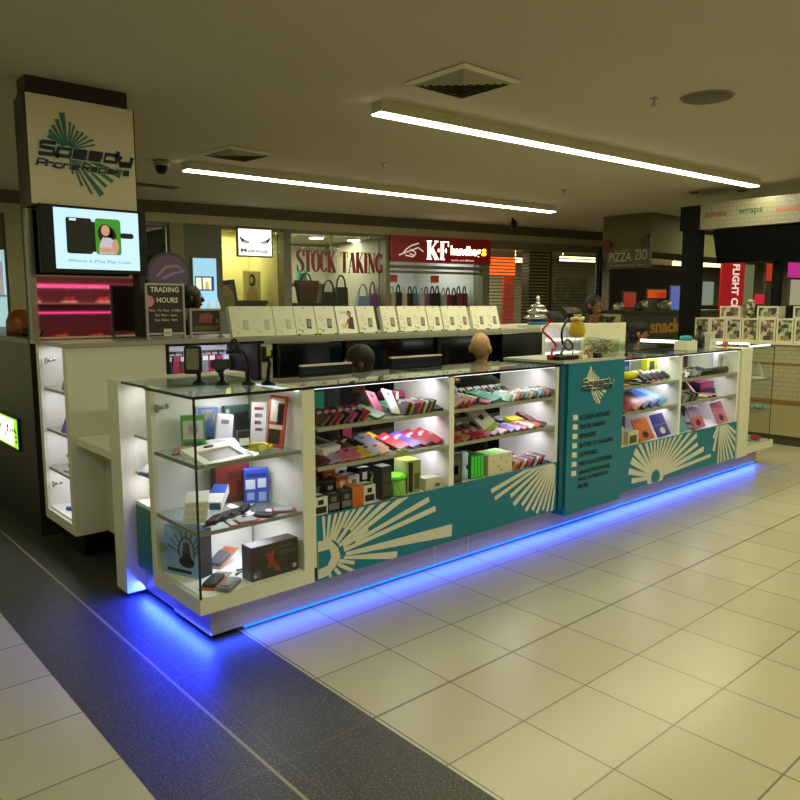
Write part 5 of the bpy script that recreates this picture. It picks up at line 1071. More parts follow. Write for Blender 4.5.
place(mb, MM('#c4472f', '#d9cfc8', '#201816'), 'hanging_pack', 'tall orange red blister pack leaning on the right wall of the near glass case', 'pack', (1.94, 3.145, A1), (R(-3), R(6), R(-50)))
t = root('tablet_stand', 'white tablet frame propped at the front of the near glass case, top compartment', 'tablet stand', (1.62, 3.13, A1))
xf = Matrix.Translation((1.62, 3.125, A1+.003)) @ Matrix.Rotation(R(14), 4, 'Z') @ Matrix.Rotation(R(17), 4, 'X')
MB(xf).box(-.15, -.08, 0, -.105, .10, .022).box(.105, -.08, 0, .15, .10, .022).box(-.105, -.08, 0, .105, -.055, .022).box(-.105, .05, 0, .105, .10, .022).build('frame', M('#e9e8e6', .4), t)
MB(xf).box(-.104, -.054, .002, .104, .049, .012).build('screen', M('#8f8d88', .3), t)
MB(xf).tube([(-.03, .075, .0225), (.02, .075, .0235)], .008, 6).build('button', M('#4a4644'), t)
mb = MB().tube([(.05*math.cos(a)*(1-.03*a/6), .03*math.sin(a), .012+.0035*a) for a in [i*.5 for i in range(22)]], .009, 6, 0).tube([(.05, 0, .012), (.09, .03, .02), (.13, .06, .03), (.17, .10, .025)], .01, 6, 0).box(-.02, -.04, .02, .02, -.036, .045, 1)
place(mb, MM('#b9b01a', '#e6dd7a'), 'yellow_cable', 'coiled yellow cable at the front right of the top compartment, near glass case', 'cable', (1.83, 3.115, A1))
N2 = 'middle compartment, near glass case'
for i in range(3):
    place(carton(.11, .22, .034, [('f', .1, .2, .9, .8, 1)]), MM('#dcd9cf', '#cbc8be'), 'white_carton', ('lowest', 'middle', 'topmost')[i]+' flat white carton in the stack of three, near glass case', 'box', (1.575, 3.27, A2+i*.0352), (0, 0, R(-34+i*3)), 'stack of flat white cartons')
place(carton(.075, .19, .045, [('f', .1, .1, .9, .9, 1), ('t', .0, .5, 1, 1, 1)]), MM('#e2e0dd', '#2f52b0'), 'white_carton', 'white and blue long carton leaning by the white stack '+N2, 'box', (1.70, 3.30, A2+.03), (R(14), 0, R(-40)))
mb = carton(.19, .07, .225, [('f', .03, .03, .97, .97, 1), ('f', .35, .5, .75, .72, 2), ('f', .1, .2, .35, .5, 3), ('f', .6, .2, .85, .5, 3), ('f', .2, .05, .9, .14, 4)])
place(mb, MM('#4a1512', '#6a1d18', '#b9837a', '#2a1410', '#171313'), 'headset_box', 'dark red game accessory box standing at the back '+N2, 'box', (1.84, 3.43, A2), (0, 0, R(-6)))
mb = carton(.125, .045, .18, [('f', .05, .42, .45, .7, 1), ('f', .55, .45, .9, .72, 1), ('f', .1, .1, .4, .32, 2), ('f', .58, .05, .9, .32, 2), ('f', .1, .78, .9, .88, 3)])
place(mb, MM('#2f4bb8', '#d5dcf0', '#93a6df', '#1a2c80'), 'boxed_product', 'bright blue box with white pictures standing at the right '+N2, 'box', (1.935, 3.33, A2), (0, 0, R(-24)))
row('pack', ['black', 'navy', 'grey', 'black'], 1.60, .062, 3.13, A2, (R(4), R(-12), R(-52)), 'dark lying row, middle compartment, near glass case', (.07, .17, .014), 'blister pack', 'blister_pack', dys=.022)
for x, y, c, a, l in ((1.70, 3.055, 'red', 82, 'red and white flat card pack at the front '+N2), (1.82, 3.095, 'black', 40, 'black flat card pack right of the red card '+N2), (1.935, 3.10, 'crimson', 60, 'crimson and white flat card pack at the right end '+N2)):
    place(case_mb(.085, .16, .008, 'pack'), mats(c, 'silver' if c != 'black' else 'black', 'white'), 'blister_pack', l, 'pack', (x, y, A2), (0, 0, R(a)))
N3 = 'bottom compartment, near glass case'
t = root('headphone_box', 'blue box with a black headphone picture '+N3, 'box', (1.52, 3.34, A0))
aa = math.atan2(-.213, .078); xf = Matrix.Translation((1.515, 3.335, A0+.0005)) @ Matrix.Rotation(aa, 4, 'Z')
MB(xf).bbox(-.115, 0, 0, .115, .085, .245, .003).build('carton', [M('#6f96e6', .4)], t)
d = MB(xf); e = -.0008
d.quad((-.113, e, .002), (.113, e, .002), (.113, e, .243), (-.113, e, .243), 0)
for k in range(9):
    a = R(20+k*17.5); d.poly([(.03+.02*math.cos(a), e*1.4, .10+.02*math.sin(a)), (.03+math.cos(a-.06)*.13 if .03+math.cos(a-.06)*.13 > -.11 else -.11, e*1.4, min(.24, .10+.13*math.sin(a-.06))), (max(-.11, min(.11, .03+math.cos(a+.06)*.13)), e*1.4, min(.24, .10+.13*math.sin(a+.06)))], 1)
d.strokes([[(.03+.052*math.cos(R(a)), .125+.075*math.sin(R(a))) for a in range(-20, 201, 20)]], (0, e*2, 0), X, Z3, .010, 2)
d.poly([(.03+.052*math.cos(R(a)), e*2.4, .075+.030*math.sin(R(a))) for a in range(0, 360, 24)], 2)
d.poly([(.0, e*2.6, .08), (.06, e*2.6, .08), (.052, e*2.6, .165), (.03, e*2.6, .18), (.008, e*2.6, .165)], 2)
d.quad((-.1, e*2, .015), (.06, e*2, .015), (.06, e*2, .032), (-.1, e*2, .032), 2); d.quad((-.11, e*2, .205), (-.07, e*2, .205), (-.07, e*2, .24), (-.11, e*2, .24), 3)
d.build('front_print', MM('#86a8e8', '#4462a0', '#0c0e12', '#8cc4f4'), t)
MB(xf).quad((.1155, .002, .003), (.1155, .083, .003), (.1155, .083, .242), (.1155, .002, .242)).build('side_print', M('#20263a', .4), t)
t = root('game_accessory_box', 'wide black box with a red cross stroke '+N3, 'box', (1.83, 3.08, A0))
xf = Matrix.Translation((1.858, 3.03, A0+.0005)) @ Matrix.Rotation(R(1), 4, 'Z')
MB(xf).bbox(-.135, 0, 0, .135, .09, .17, .003).build('carton', M('#1c1a18', .4), t)
d = MB(xf)
d.poly([(-.06, -.0009, .125), (-.035, -.0009, .13), (.035, -.0009, .025), (.005, -.0009, .02)], 0); d.poly([(-.02, -.001, .135), (.0, -.001, .14), (-.03, -.001, .05), (-.045, -.001, .055)], 0)
d.quad((-.128, -.0009, .01), (-.085, -.0009, .01), (-.085, -.0009, .05), (-.128, -.0009, .05), 1); d.poly([(.112+.013*math.cos(a), -.0009, .03+.013*math.sin(a)) for a in range(6)], 2); d.poly([(-.115+.01*math.cos(a), -.0012, .025+.01*math.sin(a)) for a in range(6)], 2)
d.quad((.02, -.0009, .10), (.12, -.0009, .10), (.12, -.0009, .125), (.02, -.0009, .125), 3); d.quad((.0, -.0009, .135), (.1, -.0009, .135), (.1, -.0009, .15), (.0, -.0009, .15), 3)
d.build('front_print', MM('#8c2f22', '#4c4a6a', '#a9a9a8', '#3a372c'), t)
MB(xf).quad((-.13, .005, .1708), (.13, .005, .1708), (.13, .085, .1708), (-.13, .085, .1708)).build('top_print', M('#3d3a31', .4), t)
place(case_mb(.08, .24, .02, 'pack'), mats('orange', 'black', 'silver'), 'blister_pack', 'orange and black blister pack lying behind the corner, '+N3, 'pack', (1.60, 3.16, A0), (0, 0, R(-48)))
place(case_mb(.09, .17, .02, 'pack'), mats('peach', 'grey', 'orange'), 'blister_pack', 'short orange blister pack behind the black box, '+N3, 'pack', (1.745, 3.36, A0), (R(22), 0, R(-66)))
place(MB().rslab(.075, .15, .022, .02, 0).rslab(.05, .10, .006, .015, 1, (0, 0, .022)), MM('#6f7078', '#8b8c94'), 'cable_pouch', 'grey pouch pack left of the black box, '+N3, 'pack', (1.615, 3.055, A0), (0, 0, R(-52)))
place(MB().tube([(0, 0, .01), (.03, .02, .012), (.06, .01, .012), (.07, .04, .012), (.03, .05, .012)], .005, 6), MM('#55555c'), 'short_cable', 'short grey cable tail beside the grey pouch, '+N3, 'cable', (1.71, 3.16, A0))
# ------------------------------------------------------------------ side showcases
place(case_mb(.06, .15, .012), mats('grey'), 'phone_case', 'grey phone stood in the top compartment of the tall cabinet', 'phone case', (1.49, 4.84, 1.066), (R(70), 0, R(-70)))
place(case_mb(.07, .16, .012), mats('purple'), 'phone_case', 'purple phone case leaning in the second compartment of the tall cabinet', 'phone case', (1.49, 4.86, .796), (R(62), 0, R(-64)))
mb = MB()
for a in (20, 75, 130, 200, 300): mb.prism([(0, 0, .07), (.05*math.cos(R(a)), -.01, .07+.07*math.sin(R(a))), (.065*math.cos(R(a+28)), -.01, .07+.07*math.sin(R(a+28)))], (0, .006, 0))
mb.box(-.05, -.04, 0, .05, .04, .012)
place(mb, MM('#a39f98'), 'paper_ornament', 'grey white folded ornament in the third compartment of the tall cabinet', 'ornament', (1.50, 4.86, .536), (0, 0, R(-70)))
for y, l in ((4.80, 'front'), (4.92, 'rear')): place(MB().tube([(-.05, 0, .014), (.05, 0, .014)], .014).tube([(.05, 0, .014), (.08, .02, .012)], .006), MM('#3a63b8'), 'blue_cable', l+' blue cable plug on the floor of the tall cabinet', 'cable', (1.50, y, .262), (0, 0, R(-60)))
place(case_mb(.09, .15, .01, 'pack'), mats('blue', 'white', 'white'), 'blister_pack', 'blue and white pack leaning in the narrow showcase', 'pack', (1.545, 3.72, .712), (R(30), 0, R(-80)))
place(case_mb(.075, .12, .008, 'pack'), mats('orange', 'white', 'red'), 'blister_pack', 'orange pack lying in front of the blue pack in the narrow showcase', 'pack', (1.545, 3.585, .712), (0, 0, R(-84)))
place(carton(.05, .06, .04), MM('#b5b3ac'), 'boxed_product', 'small pale carton on the lowest deck of the narrow showcase', 'box', (1.55, 3.62, .55))
# ------------------------------------------------------------------ phone holders on the near glass top
def base(mb, x, y): mb.lathe([(.036, .001), (.036, .008), (.024, .018), (.012, .025), (.010, .05)], (x, y, 1.2), 16)
def holder(label, x, y):
    h = root('phone_holder', label, 'phone holder', (x, y, 1.2)); b = MB(); base(b, x, y); b.build('suction_base', BLACK, h); return h
x, y = 1.70, 3.46; h = holder('black phone holder gripping a grey phone on the near glass top', x, y)
MB().tube([(x, y, 1.245), (x-.015, y, 1.27), (x-.02, y-.005, 1.30)], .011).build('arm', BLACK, h)
xf = Matrix.Translation((x-.035, y-.01, 1.325)) @ Matrix.Rotation(R(-35), 4, 'Z') @ Matrix.Rotation(R(82), 4, 'X')
MB(xf).rslab(.085, .14, .02, .01).build('cradle', BLACK, h); MB(xf).rslab(.062, .105, .002, .006, 0, (0, .004, .020)).build('screen', M('#6d6a5f', .25), h)
x, y = 1.772, 3.355; h = holder('squat black ball headed phone holder, second from the left on the glass top', x, y)
MB().tube([(x, y, 1.245), (x-.01, y, 1.27)], .015).ball((x-.012, y-.003, 1.285), .026).build('ball_joint', BLACK, h)
xf = Matrix.Translation((x-.016, y-.02, 1.305)) @ Matrix.Rotation(R(-30), 4, 'Z') @ Matrix.Rotation(R(75), 4, 'X')
MB(xf).rslab(.085, .05, .014, .01).box(-.048, -.018, 0, -.0425, .018, .034).box(.0425, -.018, 0, .048, .018, .034).build('cradle', M('#1d1c1a', .4), h)
x, y = 1.875, 3.275; h = holder('tall black gooseneck phone holder, third from the left on the glass top', x, y)
MB().tube([(x, y, 1.245), (x+.004, y, 1.29), (x-.006, y, 1.34), (x-.022, y+.004, 1.37), (x-.05, y+.01, 1.385), (x-.066, y+.012, 1.382)], .008).build('gooseneck', BLACK, h)
xf = Matrix.Translation((x-.07, y+.008, 1.402)) @ Matrix.Rotation(R(-35), 4, 'Z') @ Matrix.Rotation(R(80), 4, 'X')
MB(xf).tube([(.016*math.cos(R(a)), .028*math.sin(R(a)), 0) for a in range(0, 360, 30)], .007, 6, closed=True).box(-.036, -.045, -.010, .036, -.029, .024).build('clamp', BLACK, h)
x, y = 1.945, 3.20; h = holder('black clip phone holder with a lime grip, fourth from the left on the glass top', x, y)
MB().tube([(x, y, 1.245), (x+.004, y, 1.28), (x+.010, y, 1.31), (x, y+.003, 1.335)], .010).build('arm', BLACK, h)
MB().box(x-.028, y-.008, 1.315, x-.012, y+.014, 1.395).box(x-.012, y-.008, 1.335, x+.022, y+.014, 1.345).box(x+.014, y-.008, 1.345, x+.026, y+.014, 1.375).build('clip', BLACK, h)
MB().bbox(x-.0115, y-.010, 1.3455, x+.0135, y+.012, 1.38, .005).build('grip', M('#a6b41e', .4), h)
# ------------------------------------------------------------------ white tablet cartons along the rear counter
xs = [2.539, 2.715, 2.898, 3.081, 3.273, 3.474, 3.684]
xs2 = [3.936, 4.124, 4.285, 4.463, 4.648, 4.814]; xs3 = [5.03, 5.215]
def tablet_carton(x, w, dark, label, group, photo=False):
    t = root('tablet_carton', label, 'box', (x+w/2, 4.72, 1.3735), group); h = .225
    xf = Matrix.Translation((x+w/2+.02, 4.665, 1.376)) @ Matrix.Rotation(R(-3), 4, 'Z') @ Matrix.Rotation(R(-17), 4, 'X')
    MB(xf).bbox(-w/2, 0, 0, w/2, .045, h, .002).build('carton', M('#dcd9c6' if not photo else '#e4e2d8', .4), t)
    d = MB(xf); e = -.001
    if not photo:
        d.prism([(.005, e, .05), (.045, e, .045), (.052, e, .12), (.012, e, .125)], (0, .0005, 0), 0)
        d.quad((.014, e*1.6, .062), (.042, e*1.6, .058), (.047, e*1.6, .112), (.018, e*1.6, .116), 1)
        d.strokes([[(-.045+.014*math.cos(R(a)), .12+.018*math.sin(R(a))) for a in range(0, 361, 45)]], (0, e, 0), X, Z3, .003, 1)
        for u, v, q, p in ((-.055, .03, .03, .006), (-.05, .018, .02, .004), (-.03, .07, .012, .006), (-.07, .035, .008, .012), (-.01, .205, .02, .006)): d.quad((u, e, v), (u+q, e, v), (u+q, e, v+p), (u, e, v+p), 0)
        d.build('print', MM(*(('#3d3d38', '#8c8b7e') if dark else ('#b3b09c', '#c4c1ae'))), t)
        if dark: MB(xf).box(-w/2+.005, -.004, -.004, -w/2+.025, .0, .006).box(w/2-.025, -.004, -.004, w/2-.005, 0, .006).build('foot', BLACK, t)
    else:
        ell_ = lambda cx_, cz_, rx, rz, m, k: d.poly([(cx_+rx*math.cos(R(a)), e*k, cz_+rz*math.sin(R(a))) for a in range(0, 360, 30)], m)
        ell_(.03, .16, .02, .028, 0, 1); ell_(.028, .155, .013, .018, 1, 1.5); d.poly([(0, e, .04), (.06, e, .03), (.065, e, .13), (.035, e, .14), (.01, e, .10)], 2); ell_(-.035, .06, .028, .02, 3, 1)
        d.poly([(-.03, e*1.2, .05), (.02, e*1.2, .10), (.03, e*1.2, .12), (.01, e*1.2, .12)], 4); d.text('tablet', (-.065, e, .165), X, Z3, .07, .02, 5)
        d.build('print', MM('#2a1712', '#b87a5c', '#3a1416', '#d9c05a', '#9c2f26', '#8f9096'), t)
for i, x in enumerate(xs):
    if i < 3: tablet_carton(x, .172, False, 'pale printed white tablet carton, %s from the left on the rear counter' % ORD[i], 'white tablet cartons on the rear counter')
    elif i in (3, 4, 6): tablet_carton(x, .178, True, 'white tablet carton with a dark picture, %s from the left on the rear counter' % ORD[i], 'white tablet cartons on the rear counter')
    else: tablet_carton(x, .185, True, 'white carton with a photo of a person, among the tablet cartons', 'white tablet cartons on the rear counter', True)
for i, x in enumerate(xs2): tablet_carton(x, .158, True, 'white tablet carton, %s from the left in the group of six under the handbag sign' % ORD[i], 'white tablet cartons on the rear counter')
for i, x in enumerate(xs3): tablet_carton(x, .18, True, 'white tablet carton, %s of the pair at the right end of the row' % ('left', 'right')[i], 'white tablet cartons on the rear counter')
# monitors with silver edges, things on the staff desk
for x0, x1, z, l in ((2.457, 2.834, 1.243, 'left'), (3.168, 3.631, 1.258, 'right')):
    y = 3.66; t = root('desk_monitor', l+' black monitor with a silver top edge behind the glass counter', 'monitor', ((x0+x1)/2, y, .762)); c = (x0+x1)/2
    MB().box(x0, y, .86, x1, y+.03, z-.01).build('screen', BLACK, t)
    MB().box(c-.03, y+.031, .775, c+.03, y+.05, 1.0).box(c-.1, y-.02, .762, c+.1, y+.09, .775).build('stand', BLACK, t)
    MB().box(x0, y-.001, z-.0099, x1, y+.031, z).build('top_edge', M('#c4c2b6', .3), t)
t = root('staff_desk', 'dark low desk inside the kiosk ring behind the glass counter', 'desk', (3.9, 3.68, 0))
MB().box(2.3, 3.56, .735, 5.8, 3.80, .76).build('worktop', DARK, t)
for x in (2.32, 4.0, 5.74): MB().box(x, 3.58, 0, x+.04, 3.78, .735).build('leg', DARK, t)
place(MB().prism([(-.07, 0, 0), (.07, 0, 0), (.06, 0, .05), (-.04, 0, .05)], (0, .06, 0)), MM('#dcdcda'), 'white_tray', 'small white tray on top of the left black monitor', 'tray', (2.72, 3.645, 1.187)) if False else None
t = root('black_screen', 'large black screen against the rear counter, right of the bald man', 'monitor', (5.55, 4.5, .76))
MB().bbox(5.28, 4.52, .95, 5.88, 4.56, 1.335, .008).build('body', M('#0a0a0b', .2), t); MB().box(5.5, 4.5, .0, 5.6, 4.58, .95).build('stand', BLACK, t)
t = root('black_screen', 'black screen against the rear counter at the left, under the pale cartons', 'monitor', (3.08, 4.5, .76))
MB().bbox(2.85, 4.53, 1.03, 3.30, 4.575, 1.325, .006).build('body', M('#070708', .2), t); MB().box(3.02, 4.53, .0, 3.12, 4.57, 1.03).build('stand', BLACK, t)
mb = MB().lathe([(.05, 0), (.09, .02), (.10, .10), (.08, .16), (.02, .18)], n=16)
# packs hung in the case display
random.seed(5)
hung = [('lilac', 2.10), ('crimson', 2.155), ('black', 2.215), ('crimson', 2.27), ('maroon', 2.325), ('black', 2.385), ('silver', 2.44), ('grey', 2.495), ('crimson', 2.55), ('black', 2.605), ('lilac', 2.665)]
for i, (c, x) in enumerate(hung):
    t = root('hanging_pack', '%s hanging accessory pack, %s from the left in the lit cabinet' % (c, ORD[i]), 'pack', (x, 5.0, 1.05), 'packs hanging in the lit cabinet')
    z0 = 1.03+.05*random.random()
    MB().box(x-.024, 4.975, z0, x+.024, 4.985, 1.24).box(x-.004, 4.98, 1.24, x+.004, 4.986, 1.27).build('card', M(CN[c], .4), t)
    MB().box(x-.02, 4.968, 1.20, x+.02, 4.9745, 1.232).build('header', M(CN['white' if i % 3 else 'magenta'], .4), t)
for i, (c, x, h) in enumerate((('purple', 2.12, .05), ('white', 2.2, .06), ('red', 2.3, .07), ('light blue', 2.56, .06), ('white', 2.64, .05))):
    place(carton(.06, .04, h), MM(c), 'boxed_product', '%s small box, %s from the left on the floor of the lit cabinet' % (c, ORD[i]), 'box', (x, 4.78, .92))
# ------------------------------------------------------------------ top of the teal pillar
PT = 1.222
t = root('power_bar', 'black multi socket bar lying on the teal pillar', 'power bar', (4.25, 3.06, PT)); MB().bbox(4.13, 3.03, PT+.0005, 4.36, 3.085, PT+.03, .006).build('body', BLACK, t)
def bendy(label, pts, c, x, y):
    t = root('bendy_phone_holder', label, 'phone holder', (x, y, PT)); k = M(c, .35)
    P = [Vector(p) for p in pts]; out = []
    for i in range(len(P)-1):          # Catmull-Rom
        a, b, c_, d_ = P[max(i-1, 0)], P[i], P[i+1], P[min(i+2, len(P)-1)]
        for q in range(6):
            u = q/6; out.append(.5*((2*b)+(c_-a)*u+(2*a-5*b+4*c_-d_)*u*u+(3*b-a-3*c_+d_)*u**3))
    out.append(P[-1]); MB().tube(out, .0085, 8).build('gooseneck', k, t)
    e = P[-1]; MB().bbox(e.x-.025, e.y-.012, e.z-.008, e.x+.025, e.y+.012, e.z+.035, .006).build('plug', k, t)
    b = P[0]; MB().bbox(b.x-.025, b.y-.02, PT+.0005, b.x+.025, b.y+.02, PT+.035, .006).build('clamp', k, t)
    return e
e = bendy('red bendy phone holder rising from the teal pillar', [(4.16, 3.12, 1.235), (4.20, 3.14, 1.29), (4.28, 3.17, 1.315), (4.22, 3.18, 1.37), (4.15, 3.19, 1.42), (4.19, 3.19, 1.46), (4.235, 3.19, 1.49)], '#b4202a', 4.16, 3.12)
t = root('smartphone', 'dark smartphone held at the top of the red bendy holder', 'phone', (4.25, 3.18, 1.53)); xf = Matrix.Translation((4.25, 3.17, 1.5255)) @ Matrix.Rotation(R(-12), 4, 'Z') @ Matrix.Rotation(R(40), 4, 'X')
MB(xf).rslab(.13, .075, .010, .012).build('body', M('#17171c', .3), t); MB(xf).rslab(.11, .06, .001, .006, 0, (0, 0, .0101)).build('screen', M('#3c3c52', .15), t)
bendy('black bendy phone holder with a loop, rising from the teal pillar', [(4.28, 3.14, 1.235), (4.35, 3.16, 1.29), (4.42, 3.2, 1.335), (4.52, 3.24, 1.345), (4.55, 3.22, 1.30), (4.47, 3.2, 1.275), (4.39, 3.19, 1.32), (4.37, 3.19, 1.40), (4.40, 3.19, 1.46), (4.47, 3.19, 1.52)], '#161616', 4.28, 3.14)
t = root('smartphone', 'black smartphone held at the top of the black looped holder', 'phone', (4.46, 3.18, 1.56)); xf = Matrix.Translation((4.455, 3.17, 1.5565)) @ Matrix.Rotation(R(-12), 4, 'Z') @ Matrix.Rotation(R(38), 4, 'X')
MB(xf).rslab(.15, .075, .010, .012).build('body', M('#101011', .3), t); MB(xf).rslab(.02, .02, .001, .006, 0, (.03, .01, .0101)).build('camera_patch', M('#8f8f8a', .15), t)
t = root('acrylic_box', 'clear acrylic box full of tangled white cables on the teal pillar', 'box', (4.76, 3.12, PT))
MB().box(4.63, 3.02, PT+.0005, 4.85, 3.024, 1.345).box(4.63, 3.22, PT+.0005, 4.85, 3.224, 1.345).box(4.63, 3.024, PT+.0005, 4.634, 3.22, 1.345).box(4.846, 3.024, PT+.0005, 4.85, 3.22, 1.345).build('walls', glass((.9, .93, .88), 1.5), t)
random.seed(9)
for k in range(9):
    p = [(4.65+random.random()*.18, 3.045+random.random()*.155, PT+.012+random.random()*.12) for _ in range(9)]
    P = [Vector(q) for q in p]; out = []
    for i in range(len(P)-1):
        a, b, c_, d_ = P[max(i-1, 0)], P[i], P[i+1], P[min(i+2, len(P)-1)]
        for q in range(4):
            u = q/4; v = .5*((2*b)+(c_-a)*u+(2*a-5*b+4*c_-d_)*u*u+(3*b-a-3*c_+d_)*u**3); out.append(Vector((min(max(v.x, 4.642), 4.838), min(max(v.y, 3.032), 3.212), min(max(v.z, PT+.008), 1.39))))
    tag(MB().tube(out, .0045, 5).build('charging_cable', M(('#c9c5b4', '#b0ac9c', '#8d897a')[k % 3], .5)), 'pale charging cable tangled with others in the acrylic box', 'cable', 'cables in the acrylic box')
t = root('yellow_toy', 'yellow plush toy with a white collar on a wire stand above the pillar', 'toy', (4.60, 3.32, PT)); c = Vector((4.82, 3.30, 1.42))
MB().tube([(4.66, 3.30, PT), (4.67, 3.30, 1.3), (4.70, 3.30, 1.36)], .004, 6).lathe([(.04, PT+.0005), (.04, PT+.008)], (4.66, 3.30, 0), 12).build('stand', STEEL, t)
MB().lathe([(.01, 1.355), (.05, 1.362), (.065, 1.40), (.055, 1.45), (.03, 1.49), (.035, 1.51), (.03, 1.54), (.01, 1.555)], (4.71, 3.30, 0), 14).ball((4.67, 3.29, 1.43), .022, sz=1.6).ball((4.755, 3.29, 1.43), .022, sz=1.6).build('body', M('#c9a21c', .7), t)
MB().tube([(4.71+.045*math.cos(R(a)), 3.30+.045*math.sin(R(a)), 1.498+.006*math.sin(R(a*4))) for a in range(0, 360, 30)], .012, 6, closed=True).build('collar', M('#dcd9c9', .7), t)
place(MB().tube([(-.05, 0, .008), (-.02, 0, .05), (.0, .01, .075), (.02, .01, .04), (.06, .02, .008)], .007, 6), MM('#b4612a'), 'orange_cable', 'short orange cable arching on the teal pillar', 'cable', (4.50, 3.06, PT))
place(MB().bbox(-.03, -.015, 0, .03, .015, .028, .005), MM('#e4e2da'), 'plug_adapter', 'small white plug adapter beside the black power bar on the teal pillar', 'adapter', (4.41, 3.03, PT))
place(MB().bbox(-.03, -.02, 0, .03, .02, .035, .005).tube([(.03, 0, .015), (.05, 0, .015)], .006), MM('#141415'), 'plug_adapter', 'small black plug adapter left of the acrylic box on the teal pillar', 'adapter', (4.585, 3.03, PT))
# silver ornament on the rear white unit
t = root('silver_ornament', 'silver tiered tree shaped ornament on a blue base on the white shelf unit', 'ornament', (6.04, 4.7, 1.4))
MB().lathe([(.10, 1.4005), (.10, 1.43), (.05, 1.445)], (6.05, 4.72, 0), 18).build('base', M('#2f6fb0', .3), t)
MB().lathe([(.04, 1.446), (.13, 1.465), (.135, 1.485), (.07, 1.505), (.11, 1.525), (.11, 1.545), (.05, 1.565), (.075, 1.578), (.075, 1.592), (.03, 1.612), (.015, 1.63), (.025, 1.65), (.015, 1.675), (.004, 1.70)], (6.05, 4.72, 0), 20).build('body', M('#b9b9b2', .18, .85), t)
place(carton(.30, .2, .03), MM('#c9c6b4'), 'flat_carton', 'flat pale carton lying left of the silver ornament on the rear counter', 'box', (5.62, 4.85, 1.372), (0, 0, R(4)))
# things on the right hand glass top
t = root('tape_dispenser_box', 'white carton with a teal lid on the right glass top', 'box', (6.265, 3.23, 1.2))
MB().bbox(6.17, 3.17, 1.2005, 6.36, 3.29, 1.285, .004).build('carton', M('#d9d5c6', .4), t); MB().lathe([(.075, 1.2855), (.08, 1.30), (.07, 1.325), (.02, 1.33)], (6.265, 3.23, 0), 20, sy=.6).build('lid', M('#1f8a96', .35), t)
place(MB().lathe([(.045, 0), (.045, .11), (.025, .14), (.018, .17), (.02, .2), (.03, .205), (.03, .215), (.008, .22)], n=14), MM('#101010'), 'pump_bottle', 'black pump bottle standing right of the teal lidded carton', 'bottle', (6.60, 3.27, 1.2))
place(carton(.14, .10, .085, [('f', .2, .3, .8, .7, 1)]), MM('#d3cfc2', '#bdb9ac'), 'boxed_product', 'plain white carton right of the black pump bottle', 'box', (6.77, 3.27, 1.2))
place(carton(.10, .08, .06), MM('#bfbbae'), 'boxed_product', 'small grey carton on top of the plain white carton', 'box', (6.77, 3.27, 1.2863))
place(MB().ball((0, 0, .03), .03), MM('#a8483c'), 'red_ball', 'small dull red ball at the right end of the glass top', 'ball', (6.97, 3.2, 1.2))
